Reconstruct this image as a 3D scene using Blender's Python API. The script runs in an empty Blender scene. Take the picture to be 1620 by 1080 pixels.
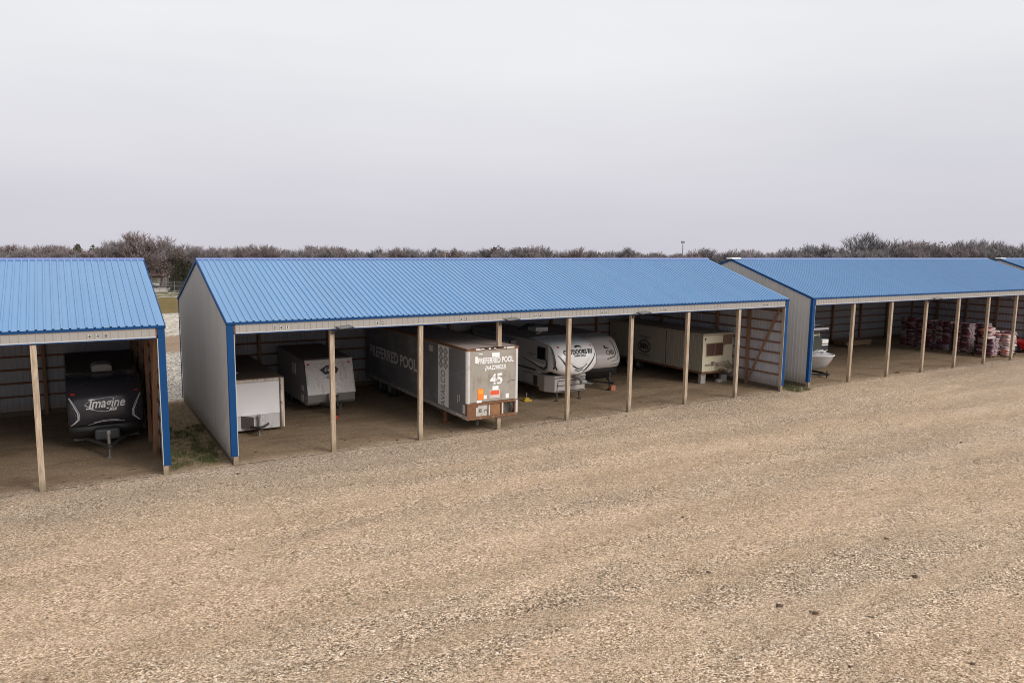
import bpy, bmesh, math, random
from mathutils import Vector, Matrix
from mathutils.bvhtree import BVHTree
random.seed(7)
R = random.Random(11)
sc = bpy.context.scene
COL = sc.collection
rad = math.radians

# ------------------------------------------------------------------ helpers
class MB:
    def __init__(s): s.v = []; s.f = []
    def add(s, vs, fs):
        o = len(s.v); s.v += [tuple(p) for p in vs]; s.f += [tuple(i + o for i in f) for f in fs]; return s
    def box(s, x0, x1, y0, y1, z0, z1):
        return s.add([(x0,y0,z0),(x1,y0,z0),(x1,y1,z0),(x0,y1,z0),(x0,y0,z1),(x1,y0,z1),(x1,y1,z1),(x0,y1,z1)],
                     [(3,2,1,0),(4,5,6,7),(0,1,5,4),(1,2,6,5),(2,3,7,6),(3,0,4,7)])
    def bar(s, p, q, w, h, up=(0,0,1)):
        p = Vector(p); q = Vector(q); d = (q-p).normalized(); u = Vector(up)
        a = d.cross(u)
        if a.length < 1e-4: a = d.cross(Vector((0,1,0)))
        a.normalize(); b = a.cross(d)
        vs = [c + a*sx*w/2 + b*sy*h/2 for c in (p,q) for sx,sy in ((-1,-1),(1,-1),(1,1),(-1,1))]
        return s.add(vs, [(3,2,1,0),(4,5,6,7),(0,1,5,4),(1,2,6,5),(2,3,7,6),(3,0,4,7)])
    def tube(s, pts, rs, n=8, cap=True):
        pts = [Vector(p) for p in pts]
        if not hasattr(rs, '__len__'): rs = [rs]*len(pts)
        rings = []; ref = None
        for i, p in enumerate(pts):
            d = (pts[min(i+1,len(pts)-1)] - pts[max(i-1,0)])
            d = d.normalized() if d.length > 1e-9 else Vector((0,0,1))
            if ref is None: ref = Vector((1,0,0)) if abs(d.x) < .8 else Vector((0,1,0))
            a = (ref - d*ref.dot(d)).normalized(); ref = a; b = d.cross(a)
            rings.append([p + (a*math.cos(2*math.pi*k/n) + b*math.sin(2*math.pi*k/n))*rs[i] for k in range(n)])
        vs = [v for r in rings for v in r]; fs = []
        for i in range(len(pts)-1):
            for k in range(n):
                k2 = (k+1) % n; fs.append((i*n+k, i*n+k2, (i+1)*n+k2, (i+1)*n+k))
        if cap: fs.append(tuple(range(n-1,-1,-1))); fs.append(tuple((len(pts)-1)*n+k for k in range(n)))
        return s.add(vs, fs)
    def prism(s, poly, axis, a, b):
        def m(u, w, t): return {'x':(t,u,w),'y':(u,t,w),'z':(u,w,t)}[axis]
        n = len(poly)
        vs = [m(u,w,a) for u,w in poly] + [m(u,w,b) for u,w in poly]
        fs = [tuple(range(n-1,-1,-1)), tuple(range(n,2*n))] + [(i,(i+1)%n,n+(i+1)%n,n+i) for i in range(n)]
        return s.add(vs, fs)
    def lathe(s, prof, c, axis='x', n=24):
        # prof: (offset along axis, radius)
        vs = []; fs = []; m = len(prof)
        for k in range(n):
            t = 2*math.pi*k/n
            for o, r in prof:
                p, q = r*math.cos(t), r*math.sin(t)
                vs.append({'x':(c[0]+o,c[1]+p,c[2]+q),'y':(c[0]+p,c[1]+o,c[2]+q),'z':(c[0]+p,c[1]+q,c[2]+o)}[axis])
        for k in range(n):
            k2 = (k+1) % n
            for i in range(m-1): fs.append((k*m+i,k*m+i+1,k2*m+i+1,k2*m+i))
        return s.add(vs, fs)
    def grid(s, rows):
        n = len(rows[0]); vs = [p for r in rows for p in r]
        return s.add(vs, [(i*n+j,i*n+j+1,(i+1)*n+j+1,(i+1)*n+j) for i in range(len(rows)-1) for j in range(n-1)])
    def ball(s, c, rx, ry, rz, n=10, m=7):
        rows = []
        for i in range(m+1):
            t = math.pi*i/m
            rows.append([(c[0]+rx*math.sin(t)*math.cos(2*math.pi*k/n), c[1]+ry*math.sin(t)*math.sin(2*math.pi*k/n), c[2]+rz*math.cos(t)) for k in range(n+1)])
        return s.grid(rows)
    def mesh(s, name, mat, smooth=False):
        me = bpy.data.meshes.new(name); me.from_pydata(s.v, [], s.f); me.update()
        if mat: me.materials.append(mat)
        if smooth:
            for p in me.polygons: p.use_smooth = True
        return me

def obj(name, mb, mat=None, parent=None, smooth=False, bevel=0, seg=2):
    me = mb.mesh(name, mat, smooth) if isinstance(mb, MB) else mb
    o = bpy.data.objects.new(name, me); COL.objects.link(o)
    if parent is not None: o.parent = parent
    if bevel:
        md = o.modifiers.new('bevel', 'BEVEL'); md.width = bevel; md.segments = seg; md.limit_method = 'ANGLE'; md.angle_limit = rad(35)
    return o
def tag(o, label, cat, group=None, kind=None):
    if label: o['label'] = label
    if cat: o['category'] = cat
    if group: o['group'] = group
    if kind: o['kind'] = kind
    return o
def thing(name, label, cat, loc=(0,0,0), rz=0, group=None):
    o = bpy.data.objects.new(name, None); COL.objects.link(o); o.empty_display_size = .3
    o.location = loc; o.rotation_euler = (0,0,rz)
    return tag(o, label, cat, group)
def struct(name, mb, mat):
    o = obj(name, mb, mat); o['kind'] = 'structure'; return o
def dup(root, loc, rz=0, scale=None, label=None, group=None):
    r = root.copy(); COL.objects.link(r); r.location = loc; r.rotation_euler = (0,0,rz)
    if scale: r.scale = scale
    if label: r['label'] = label
    if group: r['group'] = group
    for ch in list(root.children):
        c = ch.copy(); COL.objects.link(c); c.parent = r
        for g in ch.children:
            d = g.copy(); COL.objects.link(d); d.parent = c
    return r

def text2d(s, size, shear=0, offset=0, width=None, spacing=1):
    cu = bpy.data.curves.new('t', 'FONT'); cu.body = s; cu.size = size; cu.shear = shear; cu.offset = offset
    cu.space_character = spacing
    cu.align_x = 'CENTER'; cu.align_y = 'CENTER'; cu.resolution_u = 3
    o = bpy.data.objects.new('t', cu); COL.objects.link(o)
    bpy.context.view_layer.update()
    dg = bpy.context.evaluated_depsgraph_get()
    me = bpy.data.meshes.new_from_object(o.evaluated_get(dg))
    vs = [(v.co.x, v.co.y) for v in me.vertices]; fs = [tuple(p.vertices) for p in me.polygons]
    bpy.data.objects.remove(o); bpy.data.curves.remove(cu); bpy.data.meshes.remove(me)
    if width:
        w = max(v[0] for v in vs) - min(v[0] for v in vs); k = width/w
        vs = [(a*k, b) for a, b in vs]
    return vs, fs
def ribbon2d(pts, w):
    pts = [Vector(p) for p in pts]; L = []; Rr = []
    ws = w if hasattr(w, '__len__') else [w]*len(pts)
    P2, W2 = [], []                       # resample so that the strip can follow a curved panel
    for i in range(len(pts)-1):
        n = max(1, int((pts[i+1]-pts[i]).length/.05)) if len(pts) < 20 and (pts[i+1]-pts[i]).length < 3 else 1
        for k in range(n): P2.append(pts[i].lerp(pts[i+1], k/n)); W2.append(ws[i]+(ws[i+1]-ws[i])*k/n)
    P2.append(pts[-1]); W2.append(ws[-1]); pts, ws = P2, W2
    for i, p in enumerate(pts):
        d = (pts[min(i+1,len(pts)-1)] - pts[max(i-1,0)]).normalized(); n = Vector((-d.y, d.x))
        L.append(p+n*ws[i]/2); Rr.append(p-n*ws[i]/2)
    n = len(pts)
    return [tuple(p) for p in L+Rr], [(i,i+1,n+i+1,n+i) for i in range(n-1)]
def poly2d(pts): return list(pts), [tuple(range(len(pts)))]
def rect2d(u0, u1, v0, v1): return poly2d([(u0,v0),(u1,v0),(u1,v1),(u0,v1)])
def ring2d(cu, cv, ru, rv, w, n=28):
    return ribbon2d([(cu+ru*math.cos(2*math.pi*k/n), cv+rv*math.sin(2*math.pi*k/n)) for k in range(n+1)], w)
def shift(vf, du, dv): return [(a+du, b+dv) for a, b in vf[0]], vf[1]
def rot90(vf): return [(-b, a) for a, b in vf[0]], vf[1]
def decal(name, items, fn, mat, parent):
    mb = MB()
    for vs, fs in items: mb.add([fn(u, v) for u, v in vs], fs)
    return obj(name, mb, mat, parent)
def interp(prof, z):
    if z <= prof[0][0]: return prof[0][1]
    for (a, p), (b, q) in zip(prof, prof[1:]):
        if z <= b:
            t = (z-a)/(b-a); return p+(q-p)*t
    return prof[-1][1]
def smooth_prof(prof, n=24):
    # Catmull-Rom through points
    out = []; P = [prof[0]]+list(prof)+[prof[-1]]
    for i in range(1, len(P)-2):
        for k in range(n//4):
            t = k/(n//4)
            out.append(tuple(.5*((2*P[i][j])+(-P[i-1][j]+P[i+1][j])*t+(2*P[i-1][j]-5*P[i][j]+4*P[i+1][j]-P[i+2][j])*t*t+(-P[i-1][j]+3*P[i][j]-3*P[i+1][j]+P[i+2][j])*t**3) for j in (0,1)))
    out.append(prof[-1]); return out

# ------------------------------------------------------------------ materials
def newmat(name):
    m = bpy.data.materials.new(name); m.use_nodes = True
    nt = m.node_tree; b = nt.nodes['Principled BSDF']
    return m, nt, b
def N(nt, t, **kw):
    n = nt.nodes.new(t)
    for k, v in kw.items():
        if k in n.inputs: n.inputs[k].default_value = v
        else: setattr(n, k, v)
    return n
def rgba(c): return (c[0], c[1], c[2], 1)
def mixc(nt, fac, a, b, mode='MIX'):
    n = nt.nodes.new('ShaderNodeMix'); n.data_type = 'RGBA'; n.blend_type = mode
    for sock, val in ((n.inputs[0], fac), (n.inputs[6], a), (n.inputs[7], b)):
        if hasattr(val, 'links') or isinstance(val, bpy.types.NodeSocket): nt.links.new(val, sock)
        elif isinstance(val, (int, float)): sock.default_value = val
        else: sock.default_value = rgba(val)
    return n.outputs[2]
def math_(nt, op, a, b=None, c=None, clamp=False):
    n = nt.nodes.new('ShaderNodeMath'); n.operation = op; n.use_clamp = clamp
    for i, v in enumerate((a, b, c)):
        if v is None: continue
        if isinstance(v, (int, float)): n.inputs[i].default_value = v
        else: nt.links.new(v, n.inputs[i])
    return n.outputs[0]
def ramp(nt, fac, stops, interp_='LINEAR'):
    n = nt.nodes.new('ShaderNodeValToRGB'); cr = n.color_ramp; cr.interpolation = interp_
    while len(cr.elements) < len(stops): cr.elements.new(.5)
    for e, (p, c) in zip(cr.elements, stops):
        e.position = p; e.color = rgba(c) if hasattr(c, '__len__') else (c, c, c, 1)
    nt.links.new(fac, n.inputs[0]); return n.outputs[0]
def mapr(nt, v, a, b, c=0., d=1., smooth=True):
    n = nt.nodes.new('ShaderNodeMapRange'); n.interpolation_type = 'SMOOTHSTEP' if smooth else 'LINEAR'
    nt.links.new(v, n.inputs[0])
    for i, x in enumerate((a, b, c, d)): n.inputs[i+1].default_value = x
    return n.outputs[0]
def noise(nt, vec, scale, detail=3, rough=.55):
    n = N(nt, 'ShaderNodeTexNoise'); n.inputs['Scale'].default_value = scale; n.inputs['Detail'].default_value = detail; n.inputs['Roughness'].default_value = rough
    if vec is not None: nt.links.new(vec, n.inputs['Vector'])
    return n.outputs['Fac']
def scaled(nt, vec, s, rz=0):
    m = nt.nodes.new('ShaderNodeMapping'); m.inputs['Scale'].default_value = s; m.inputs['Rotation'].default_value = (0,0,rz)
    nt.links.new(vec, m.inputs['Vector']); return m.outputs[0]
def paint(name, c, rough=.5, var=.12, scale=3, metallic=0, spec=.5, dirt=None, dirt_amt=0, stretch=(1,1,1), coat=0):
    """painted surface with slow tonal variation and optional grime patches"""
    m, nt, b = newmat(name)
    tc = N(nt, 'ShaderNodeTexCoord').outputs['Object']
    f = noise(nt, scaled(nt, tc, stretch), scale, 5)
    col = mixc(nt, f, [x*(1-var) for x in c], [min(1, x*(1+var)) for x in c])
    if dirt is not None:
        f2 = noise(nt, scaled(nt, tc, (stretch[0]*.7, stretch[1]*.7, stretch[2]*.4)), scale*1.9, 7, .65)
        k = mapr(nt, f2, .62-.25*dirt_amt, .80-.25*dirt_amt)
        col = mixc(nt, math_(nt, 'MULTIPLY', k, .85), col, dirt)
    nt.links.new(col, b.inputs['Base Color'])
    r = math_(nt, 'MULTIPLY_ADD', f, .2, rough-.1); nt.links.new(r, b.inputs['Roughness'])
    b.inputs['Metallic'].default_value = metallic; b.inputs['Specular IOR Level'].default_value = spec
    b.inputs['Coat Weight'].default_value = coat
    return m
def wood(name, c, axis='z'):
    m, nt, b = newmat(name)
    tc = N(nt, 'ShaderNodeTexCoord').outputs['Object']
    st = {'z':(1,1,.06),'x':(.06,1,1),'y':(1,.06,1)}[axis]
    g = noise(nt, scaled(nt, tc, st), 40, 4, .6)
    k = noise(nt, scaled(nt, tc, (1,1,.5)), 2.2, 5, .6)
    col = mixc(nt, mapr(nt, g, .3, .7), [x*.62 for x in c], [min(1,x*1.22) for x in c])
    col = mixc(nt, mapr(nt, k, .35, .75, 0, .6), col, [c[0]*.66, c[1]*.60, c[2]*.54])
    kn = noise(nt, scaled(nt, tc, (1,1,.35)), 11, 2, .5)
    col = mixc(nt, mapr(nt, kn, .68, .74, 0, .6), col, [c[0]*.35, c[1]*.28, c[2]*.22])
    if axis == 'z':
        geo = N(nt, 'ShaderNodeNewGeometry').outputs['Position']
        sx = N(nt, 'ShaderNodeSeparateXYZ'); nt.links.new(geo, sx.inputs[0])
        z = math_(nt, 'ADD', sx.outputs[2], math_(nt, 'MULTIPLY', k, -.5))
        col = mixc(nt, mapr(nt, z, .28, -.12, 0, .65), col, (.17,.13,.08))   # damp ground stain
    nt.links.new(col, b.inputs['Base Color']); b.inputs['Roughness'].default_value = .85
    bp = N(nt, 'ShaderNodeBump'); bp.inputs['Strength'].default_value = .25; bp.inputs['Distance'].default_value = .01
    nt.links.new(g, bp.inputs['Height']); nt.links.new(bp.outputs[0], b.inputs['Normal'])
    return m

M = {}
def roof_mat(name, tint=1.0):
    m, nt, b = newmat(name)
    tc = N(nt, 'ShaderNodeTexCoord').outputs['Object']
    f = noise(nt, scaled(nt, tc, (1.5,.25,.25)), 1.2, 4)
    f2 = noise(nt, tc, 14, 5, .7)
    col = mixc(nt, f, (.110*tint,.245*tint,.445*tint), (.165*tint,.310*tint,.52*tint))
    # per-sheet slight difference (0.914 m wide panels)
    sx = N(nt, 'ShaderNodeSeparateXYZ'); nt.links.new(tc, sx.inputs[0])
    wn = N(nt, 'ShaderNodeTexWhiteNoise', noise_dimensions='1D')
    nt.links.new(math_(nt, 'FLOOR', math_(nt, 'DIVIDE', sx.outputs[0], .9144)), wn.inputs['W'])
    col = mixc(nt, math_(nt, 'MULTIPLY', wn.outputs['Value'], .16), col, (.13,.33,.62))
    col = mixc(nt, mapr(nt, f2, .58, .78, 0, .22), col, (.22,.32,.48))
    stk = noise(nt, scaled(nt, tc, (4.5,.10,.10)), 1.0, 4, .6)
    col = mixc(nt, mapr(nt, stk, .52, .75, 0, .35), col, (.17,.27,.42))
    nt.links.new(col, b.inputs['Base Color'])
    nt.links.new(math_(nt, 'MULTIPLY_ADD', f2, .22, .27), b.inputs['Roughness'])
    return m
M['roof'] = roof_mat('blue_roof_sheet')
M['trim'] = paint('blue_trim', (.001,.048,.165), .6, .12, 2, spec=.25)
M['ridge'] = paint('blue_ridge', (.16,.22,.50), .3, .1, 2)
def wall_mat(name, c):
    m, nt, b = newmat(name)
    tc = N(nt, 'ShaderNodeTexCoord').outputs['Object']
    f = noise(nt, scaled(nt, tc, (1,1,.15)), 1.4, 5)
    f2 = noise(nt, tc, 9, 6, .7)
    col = mixc(nt, f, [x*.9 for x in c], [x*1.1 for x in c])
    col = mixc(nt, mapr(nt, f2, .55, .85, 0, .3), col, (.25,.21,.17))
    run = noise(nt, scaled(nt, tc, (5,5,.12)), 1.0, 5, .65)
    col = mixc(nt, mapr(nt, run, .50, .75, 0, .32), col, (.27,.245,.215))
    geo = N(nt, 'ShaderNodeNewGeometry').outputs['Position']
    sx = N(nt, 'ShaderNodeSeparateXYZ'); nt.links.new(geo, sx.inputs[0])
    z = math_(nt, 'ADD', sx.outputs[2], math_(nt, 'MULTIPLY', f2, -.9))
    col = mixc(nt, mapr(nt, z, .45, -.35, 0, .7), col, (.22,.165,.11))      # mud splash
    nt.links.new(col, b.inputs['Base Color']); b.inputs['Roughness'].default_value = .45
    return m
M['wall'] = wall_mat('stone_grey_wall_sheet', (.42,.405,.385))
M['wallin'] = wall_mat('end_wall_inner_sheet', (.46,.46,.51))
M['wallback'] = wall_mat('back_wall_sheet', (.30,.30,.33))  # colour darkened for the dim interior; the front-lit end wall sheet stays brighter
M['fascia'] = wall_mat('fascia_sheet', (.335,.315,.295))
M['wtrim'] = paint('pale_trim', (.50,.50,.50), .4, .08)
M['post'] = wood('weathered_post', (.46,.36,.265))
M['girt'] = wood('girt_timber', (.20,.095,.058), 'x')
M['girty'] = wood('girt_timber_end', (.25,.125,.078), 'y')
M['stud'] = wood('stud_timber', (.30,.165,.095))
M['skirt'] = wood('skirt_board', (.13,.10,.075), 'y')
M['black'] = paint('black_plastic', (.016,.016,.018), .5)
M['tyre'] = paint('tyre_rubber', (.025,.024,.023), .85, .3, 6)
M['steel'] = paint('dull_steel', (.30,.30,.30), .4, .25, 6, metallic=.6)
M['dsteel'] = paint('dark_steel', (.05,.048,.045), .55, .3, 6)
M['rust'] = paint('rusty_steel', (.17,.075,.035), .8, .45, 7, dirt=(.30,.22,.16), dirt_amt=.35)
M['white'] = paint('white_paint', (.74,.73,.71), .4, .06)
M['decalw'] = paint('white_lettering', (.86,.86,.86), .5, .1, 12)
M['decalk'] = paint('black_lettering', (.02,.02,.022), .5, .2)
M['decalp'] = paint('number_plate_white', (.58,.57,.55), .5, .1)
M['glass'] = paint('dark_window_glass', (.012,.013,.016), .12, .2)
M['red'] = paint('red_lens', (.55,.03,.02), .3)
M['orange'] = paint('orange_sticker', (.85,.22,.03), .5)
M['concrete'] = paint('concrete_block', (.36,.34,.31), .9, .25, 9)
M['num'] = paint('number_black', (.02,.02,.02), .6)

# ------------------------------------------------------------------ ground
L8 = 29.27; D = 12.27; He = 5.195; Hr = 7.187
def ground_z(x, y):
    def soft(t, w=14): return w*math.log1p(math.exp(min(40, t/w)))
    z = 0
    if y > -10: z -= .028*max(0, soft(y-26, 5)-.02)
    if x > 50: z -= .030*max(0, soft(x-85, 6)-.05)
    d = math.hypot(x+5, y+27)
    if d > 225: z -= .045*(d-225)
    return z
def ground_material():
    m, nt, b = newmat('gravel_yard')
    pos = N(nt, 'ShaderNodeNewGeometry').outputs['Position']
    sx = N(nt, 'ShaderNodeSeparateXYZ'); nt.links.new(pos, sx.inputs[0]); X, Y = sx.outputs[0], sx.outputs[1]
    def voro(scale, feature='F1'):
        v = N(nt, 'ShaderNodeTexVoronoi', feature=feature); v.inputs['Scale'].default_value = scale; v.inputs['Randomness'].default_value = 1
        w = N(nt, 'ShaderNodeVectorMath', operation='ADD')
        nn = N(nt, 'ShaderNodeTexNoise'); nn.inputs['Scale'].default_value = scale*1.3; nt.links.new(pos, nn.inputs['Vector'])
        sc_ = N(nt, 'ShaderNodeVectorMath', operation='SCALE'); sc_.inputs['Scale'].default_value = .8/scale
        nt.links.new(nn.outputs['Color'], sc_.inputs[0]); nt.links.new(pos, w.inputs[0]); nt.links.new(sc_.outputs[0], w.inputs[1])
        nt.links.new(w.outputs[0], v.inputs['Vector']); return v
    def cellval(v):
        s_ = N(nt, 'ShaderNodeSeparateColor'); nt.links.new(v.outputs['Color'], s_.inputs[0]); return s_.outputs[0], s_.outputs[1]
    v1 = voro(27); v2 = voro(16); v3 = voro(46)
    c1, h1 = cellval(v1); c2, h2 = cellval(v2); c3, h3 = cellval(v3)
    stones = [(0,(.022,.017,.013)),(.14,(.10,.070,.045)),(.32,(.33,.235,.150)),(.60,(.50,.375,.255)),(.84,(.66,.525,.385)),(1,(.86,.76,.64))]
    s1 = ramp(nt, c1, stones); s2 = ramp(nt, c2, stones); s3 = ramp(nt, c3, stones)
    # big light patches of loose stone vs. packed fines, drawn out along the driving direction
    trk = scaled(nt, pos, (.30,1.15,1), rad(-4))
    big = noise(nt, trk, .20, 5, .6)
    mid = noise(nt, scaled(nt, pos, (.45,1.2,1), rad(-7)), .9, 5, .65)
    fine = noise(nt, pos, 3.4, 6, .75)
    loose = math_(nt, 'ADD', math_(nt, 'MULTIPLY', big, .62), math_(nt, 'MULTIPLY', mid, .45))
    lo = mapr(nt, loose, .44, .64)
    st = mixc(nt, mapr(nt, noise(nt, pos, 1.1, 4, .7), .45, .62), s1, s3)
    st = mixc(nt, mapr(nt, mid, .52, .66, 0, .4), st, s2)
    fines = mixc(nt, fine, (.36,.255,.160), (.52,.385,.255))
    yard = mixc(nt, mapr(nt, lo, 0, 1, .62, .95, False), fines, st)
    yard = mixc(nt, mapr(nt, big, .38, .62, .22, 0), yard, (.42,.29,.175))
    yard = mixc(nt, mapr(nt, noise(nt, scaled(nt, pos, (.25,1.6,1), rad(-5)), .55, 4, .6), .55, .72, 0, .28), yard, (.30,.21,.13))
    # small dark pockets between the stones, thinning out on the packed lanes
    pk = math_(nt, 'MULTIPLY', mapr(nt, noise(nt, pos, 17, 3, .75), .545, .65), mapr(nt, lo, 0, 1, .45, .9, False))
    yard = mixc(nt, pk, yard, (.060,.043,.030))
    pw = mapr(nt, noise(nt, scaled(nt, pos, (1.03,.97,1)), 21, 2, .7), .62, .72, 0, .7)
    yard = mixc(nt, pw, yard, (.82,.70,.56))
    # paired wheel lanes of finer, browner grit running along the sheds
    lane_y = math_(nt, 'ADD', Y, math_(nt, 'ADD', math_(nt, 'MULTIPLY', X, .085), math_(nt, 'MULTIPLY_ADD', noise(nt, scaled(nt, pos, (.12,.4,1)), 1, 3), 2.6, -1.3)))
    lane = math_(nt, 'MULTIPLY', mapr(nt, math_(nt, 'SINE', math_(nt, 'MULTIPLY', lane_y, 2.9)), .0, 1.0), mapr(nt, big, .40, .60, .18, .60))
    yard = mixc(nt, lane, yard, mixc(nt, .42, mixc(nt, fine, (.36,.255,.16), (.50,.37,.24)), s3))
    v4 = voro(23); c4, h4 = cellval(v4)
    spk = math_(nt, 'ADD', math_(nt, 'MULTIPLY', c4, .55), math_(nt, 'MULTIPLY', c1, .45))
    yard = mixc(nt, 1.0, yard, ramp(nt, spk, [(.1,(.80,.79,.78)),(.5,(1.10,1.09,1.12)),(.9,(1.42,1.40,1.43))]), 'MULTIPLY')
    band = noise(nt, scaled(nt, pos, (.05,.42,1), rad(-6)), 1.5, 4, .55)
    yard = mixc(nt, 1.0, yard, ramp(nt, band, [(.33,(.91,.89,.87)),(.5,(1.01,1.0,.99)),(.68,(1.10,1.10,1.11))]), 'MULTIPLY')
    # pale, greyer strip in front of the sheds
    grey = mixc(nt, .35, st, (.54,.48,.42))
    nz = math_(nt, 'MULTIPLY_ADD', mid, 6, -3)
    yy = math_(nt, 'ADD', Y, nz)
    k = math_(nt, 'MULTIPLY', mapr(nt, yy, -7.0, -.6), mapr(nt, X, 24, 0, 0.06, .36))
    yard = mixc(nt, k, yard, grey)
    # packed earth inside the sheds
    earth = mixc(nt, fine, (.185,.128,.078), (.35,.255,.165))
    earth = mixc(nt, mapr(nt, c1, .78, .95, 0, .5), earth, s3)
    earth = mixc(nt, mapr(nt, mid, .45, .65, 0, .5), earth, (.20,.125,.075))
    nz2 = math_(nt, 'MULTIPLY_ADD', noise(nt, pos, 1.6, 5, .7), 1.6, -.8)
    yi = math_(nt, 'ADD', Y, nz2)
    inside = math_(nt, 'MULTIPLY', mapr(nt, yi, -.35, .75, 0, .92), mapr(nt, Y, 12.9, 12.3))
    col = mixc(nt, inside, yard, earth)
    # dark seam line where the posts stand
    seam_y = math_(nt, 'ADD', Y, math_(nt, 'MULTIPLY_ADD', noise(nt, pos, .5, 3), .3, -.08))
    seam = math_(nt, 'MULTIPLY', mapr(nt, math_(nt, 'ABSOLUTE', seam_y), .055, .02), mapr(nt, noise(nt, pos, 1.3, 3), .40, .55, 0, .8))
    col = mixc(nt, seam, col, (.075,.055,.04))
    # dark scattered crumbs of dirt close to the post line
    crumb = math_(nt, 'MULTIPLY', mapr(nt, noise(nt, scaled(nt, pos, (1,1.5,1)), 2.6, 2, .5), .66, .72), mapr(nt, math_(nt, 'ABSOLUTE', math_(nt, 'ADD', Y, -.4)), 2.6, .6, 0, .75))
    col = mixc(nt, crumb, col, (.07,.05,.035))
    # weedy strips between the sheds
    xg = math_(nt, 'ADD', X, math_(nt, 'MULTIPLY_ADD', fine, .6, -.3))
    g1 = math_(nt, 'MULTIPLY', mapr(nt, xg, -2.35, -2.0), mapr(nt, xg, .1, -.1))
    g2 = math_(nt, 'MULTIPLY', mapr(nt, xg, 29.2, 29.5), mapr(nt, xg, 31.7, 31.4))
    gg = math_(nt, 'MULTIPLY', math_(nt, 'ADD', g1, g2), math_(nt, 'MULTIPLY', mapr(nt, yi, .1, 1.1), mapr(nt, yi, 13.2, 12)))
    soil = mixc(nt, mapr(nt, yi, 4.2, 6.5), mixc(nt, mapr(nt, fine, .38, .6), (.085,.080,.035), (.27,.20,.125)), mixc(nt, fine, (.21,.145,.09), (.36,.26,.165)))
    col = mixc(nt, gg, col, soil)
    # behind the sheds: coarse pale stone, a dirt band, pale stone, dry grass, white road, field
    chunk = mixc(nt, mapr(nt, c2, .2, .55), (.12,.095,.075), ramp(nt, h2, [(0,(.42,.37,.30)),(1,(.80,.75,.66))]))
    dirtb = mixc(nt, fine, (.20,.13,.085), (.42,.31,.22))
    yb = math_(nt, 'ADD', Y, math_(nt, 'MULTIPLY_ADD', noise(nt, pos, .35, 4), 5, -2.5))
    back = mixc(nt, mapr(nt, yb, 30, 32), chunk, dirtb)
    back = mixc(nt, mapr(nt, yb, 42, 46), back, mixc(nt, mapr(nt, noise(nt, pos, 2.2, 6, .8), .40, .60), (.20,.16,.12), (.78,.72,.62)))
    dry = mixc(nt, noise(nt, scaled(nt, pos, (1,.4,1)), .9, 6, .7), (.085,.075,.022), (.27,.185,.075))
    back = mixc(nt, mapr(nt, yb, 73, 77), back, dry)
    bits = mixc(nt, mapr(nt, noise(nt, scaled(nt, pos, (.5,.25,1)), .8, 4, .7), .5, .6), (.13,.12,.055), (.46,.42,.35))
    back = mixc(nt, mapr(nt, yb, 116, 121), back, bits)
    back = mixc(nt, mapr(nt, yb, 147, 149), back, mixc(nt, fine, (.55,.50,.44), (.74,.70,.64)))
    back = mixc(nt, mapr(nt, yb, 172, 175), back, mixc(nt, fine, (.055,.045,.032), (.13,.10,.07)))
    col = mixc(nt, mapr(nt, yi, 12.4, 13.2), col, back)
    field = mixc(nt, noise(nt, pos, .05, 4), (.10,.085,.045), (.19,.15,.085))
    col = mixc(nt, mapr(nt, X, 84, 100), col, field)
    nt.links.new(col, b.inputs['Base Color']); b.inputs['Roughness'].default_value = .95
    b.inputs['Specular IOR Level'].default_value = .15
    h = math_(nt, 'ADD', math_(nt, 'MULTIPLY', v1.outputs['Distance'], -1.2), math_(nt, 'MULTIPLY', v2.outputs['Distance'], -.9))
    h = math_(nt, 'ADD', math_(nt, 'MULTIPLY', h, math_(nt, 'MULTIPLY_ADD', lo, .8, .25)), math_(nt, 'MULTIPLY', mid, 1.2))
    h = math_(nt, 'ADD', h, math_(nt, 'MULTIPLY', fine, .8))
    bp = N(nt, 'ShaderNodeBump'); bp.inputs['Strength'].default_value = .75; bp.inputs['Distance'].default_value = .045
    nt.links.new(h, bp.inputs['Height']); nt.links.new(bp.outputs[0], b.inputs['Normal'])
    return m
xs = [-1600,-700,-300,-150,-80,-50]+[-40+4*i for i in range(32)]+[90,98,110,125,145,170,210,260,340,500,800,1600]
ys = [-300,-120,-60]+[-40+3*i for i in range(27)]+[44+6*i for i in range(20)]+[170,190,215,250,300,380,500,800,1600]
gm = MB(); gm.grid([[(x, y, ground_z(x, y)) for x in xs] for y in ys])
g_o = struct('gravel_yard', gm, ground_material())
for p in g_o.data.polygons: p.use_smooth = True

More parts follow.
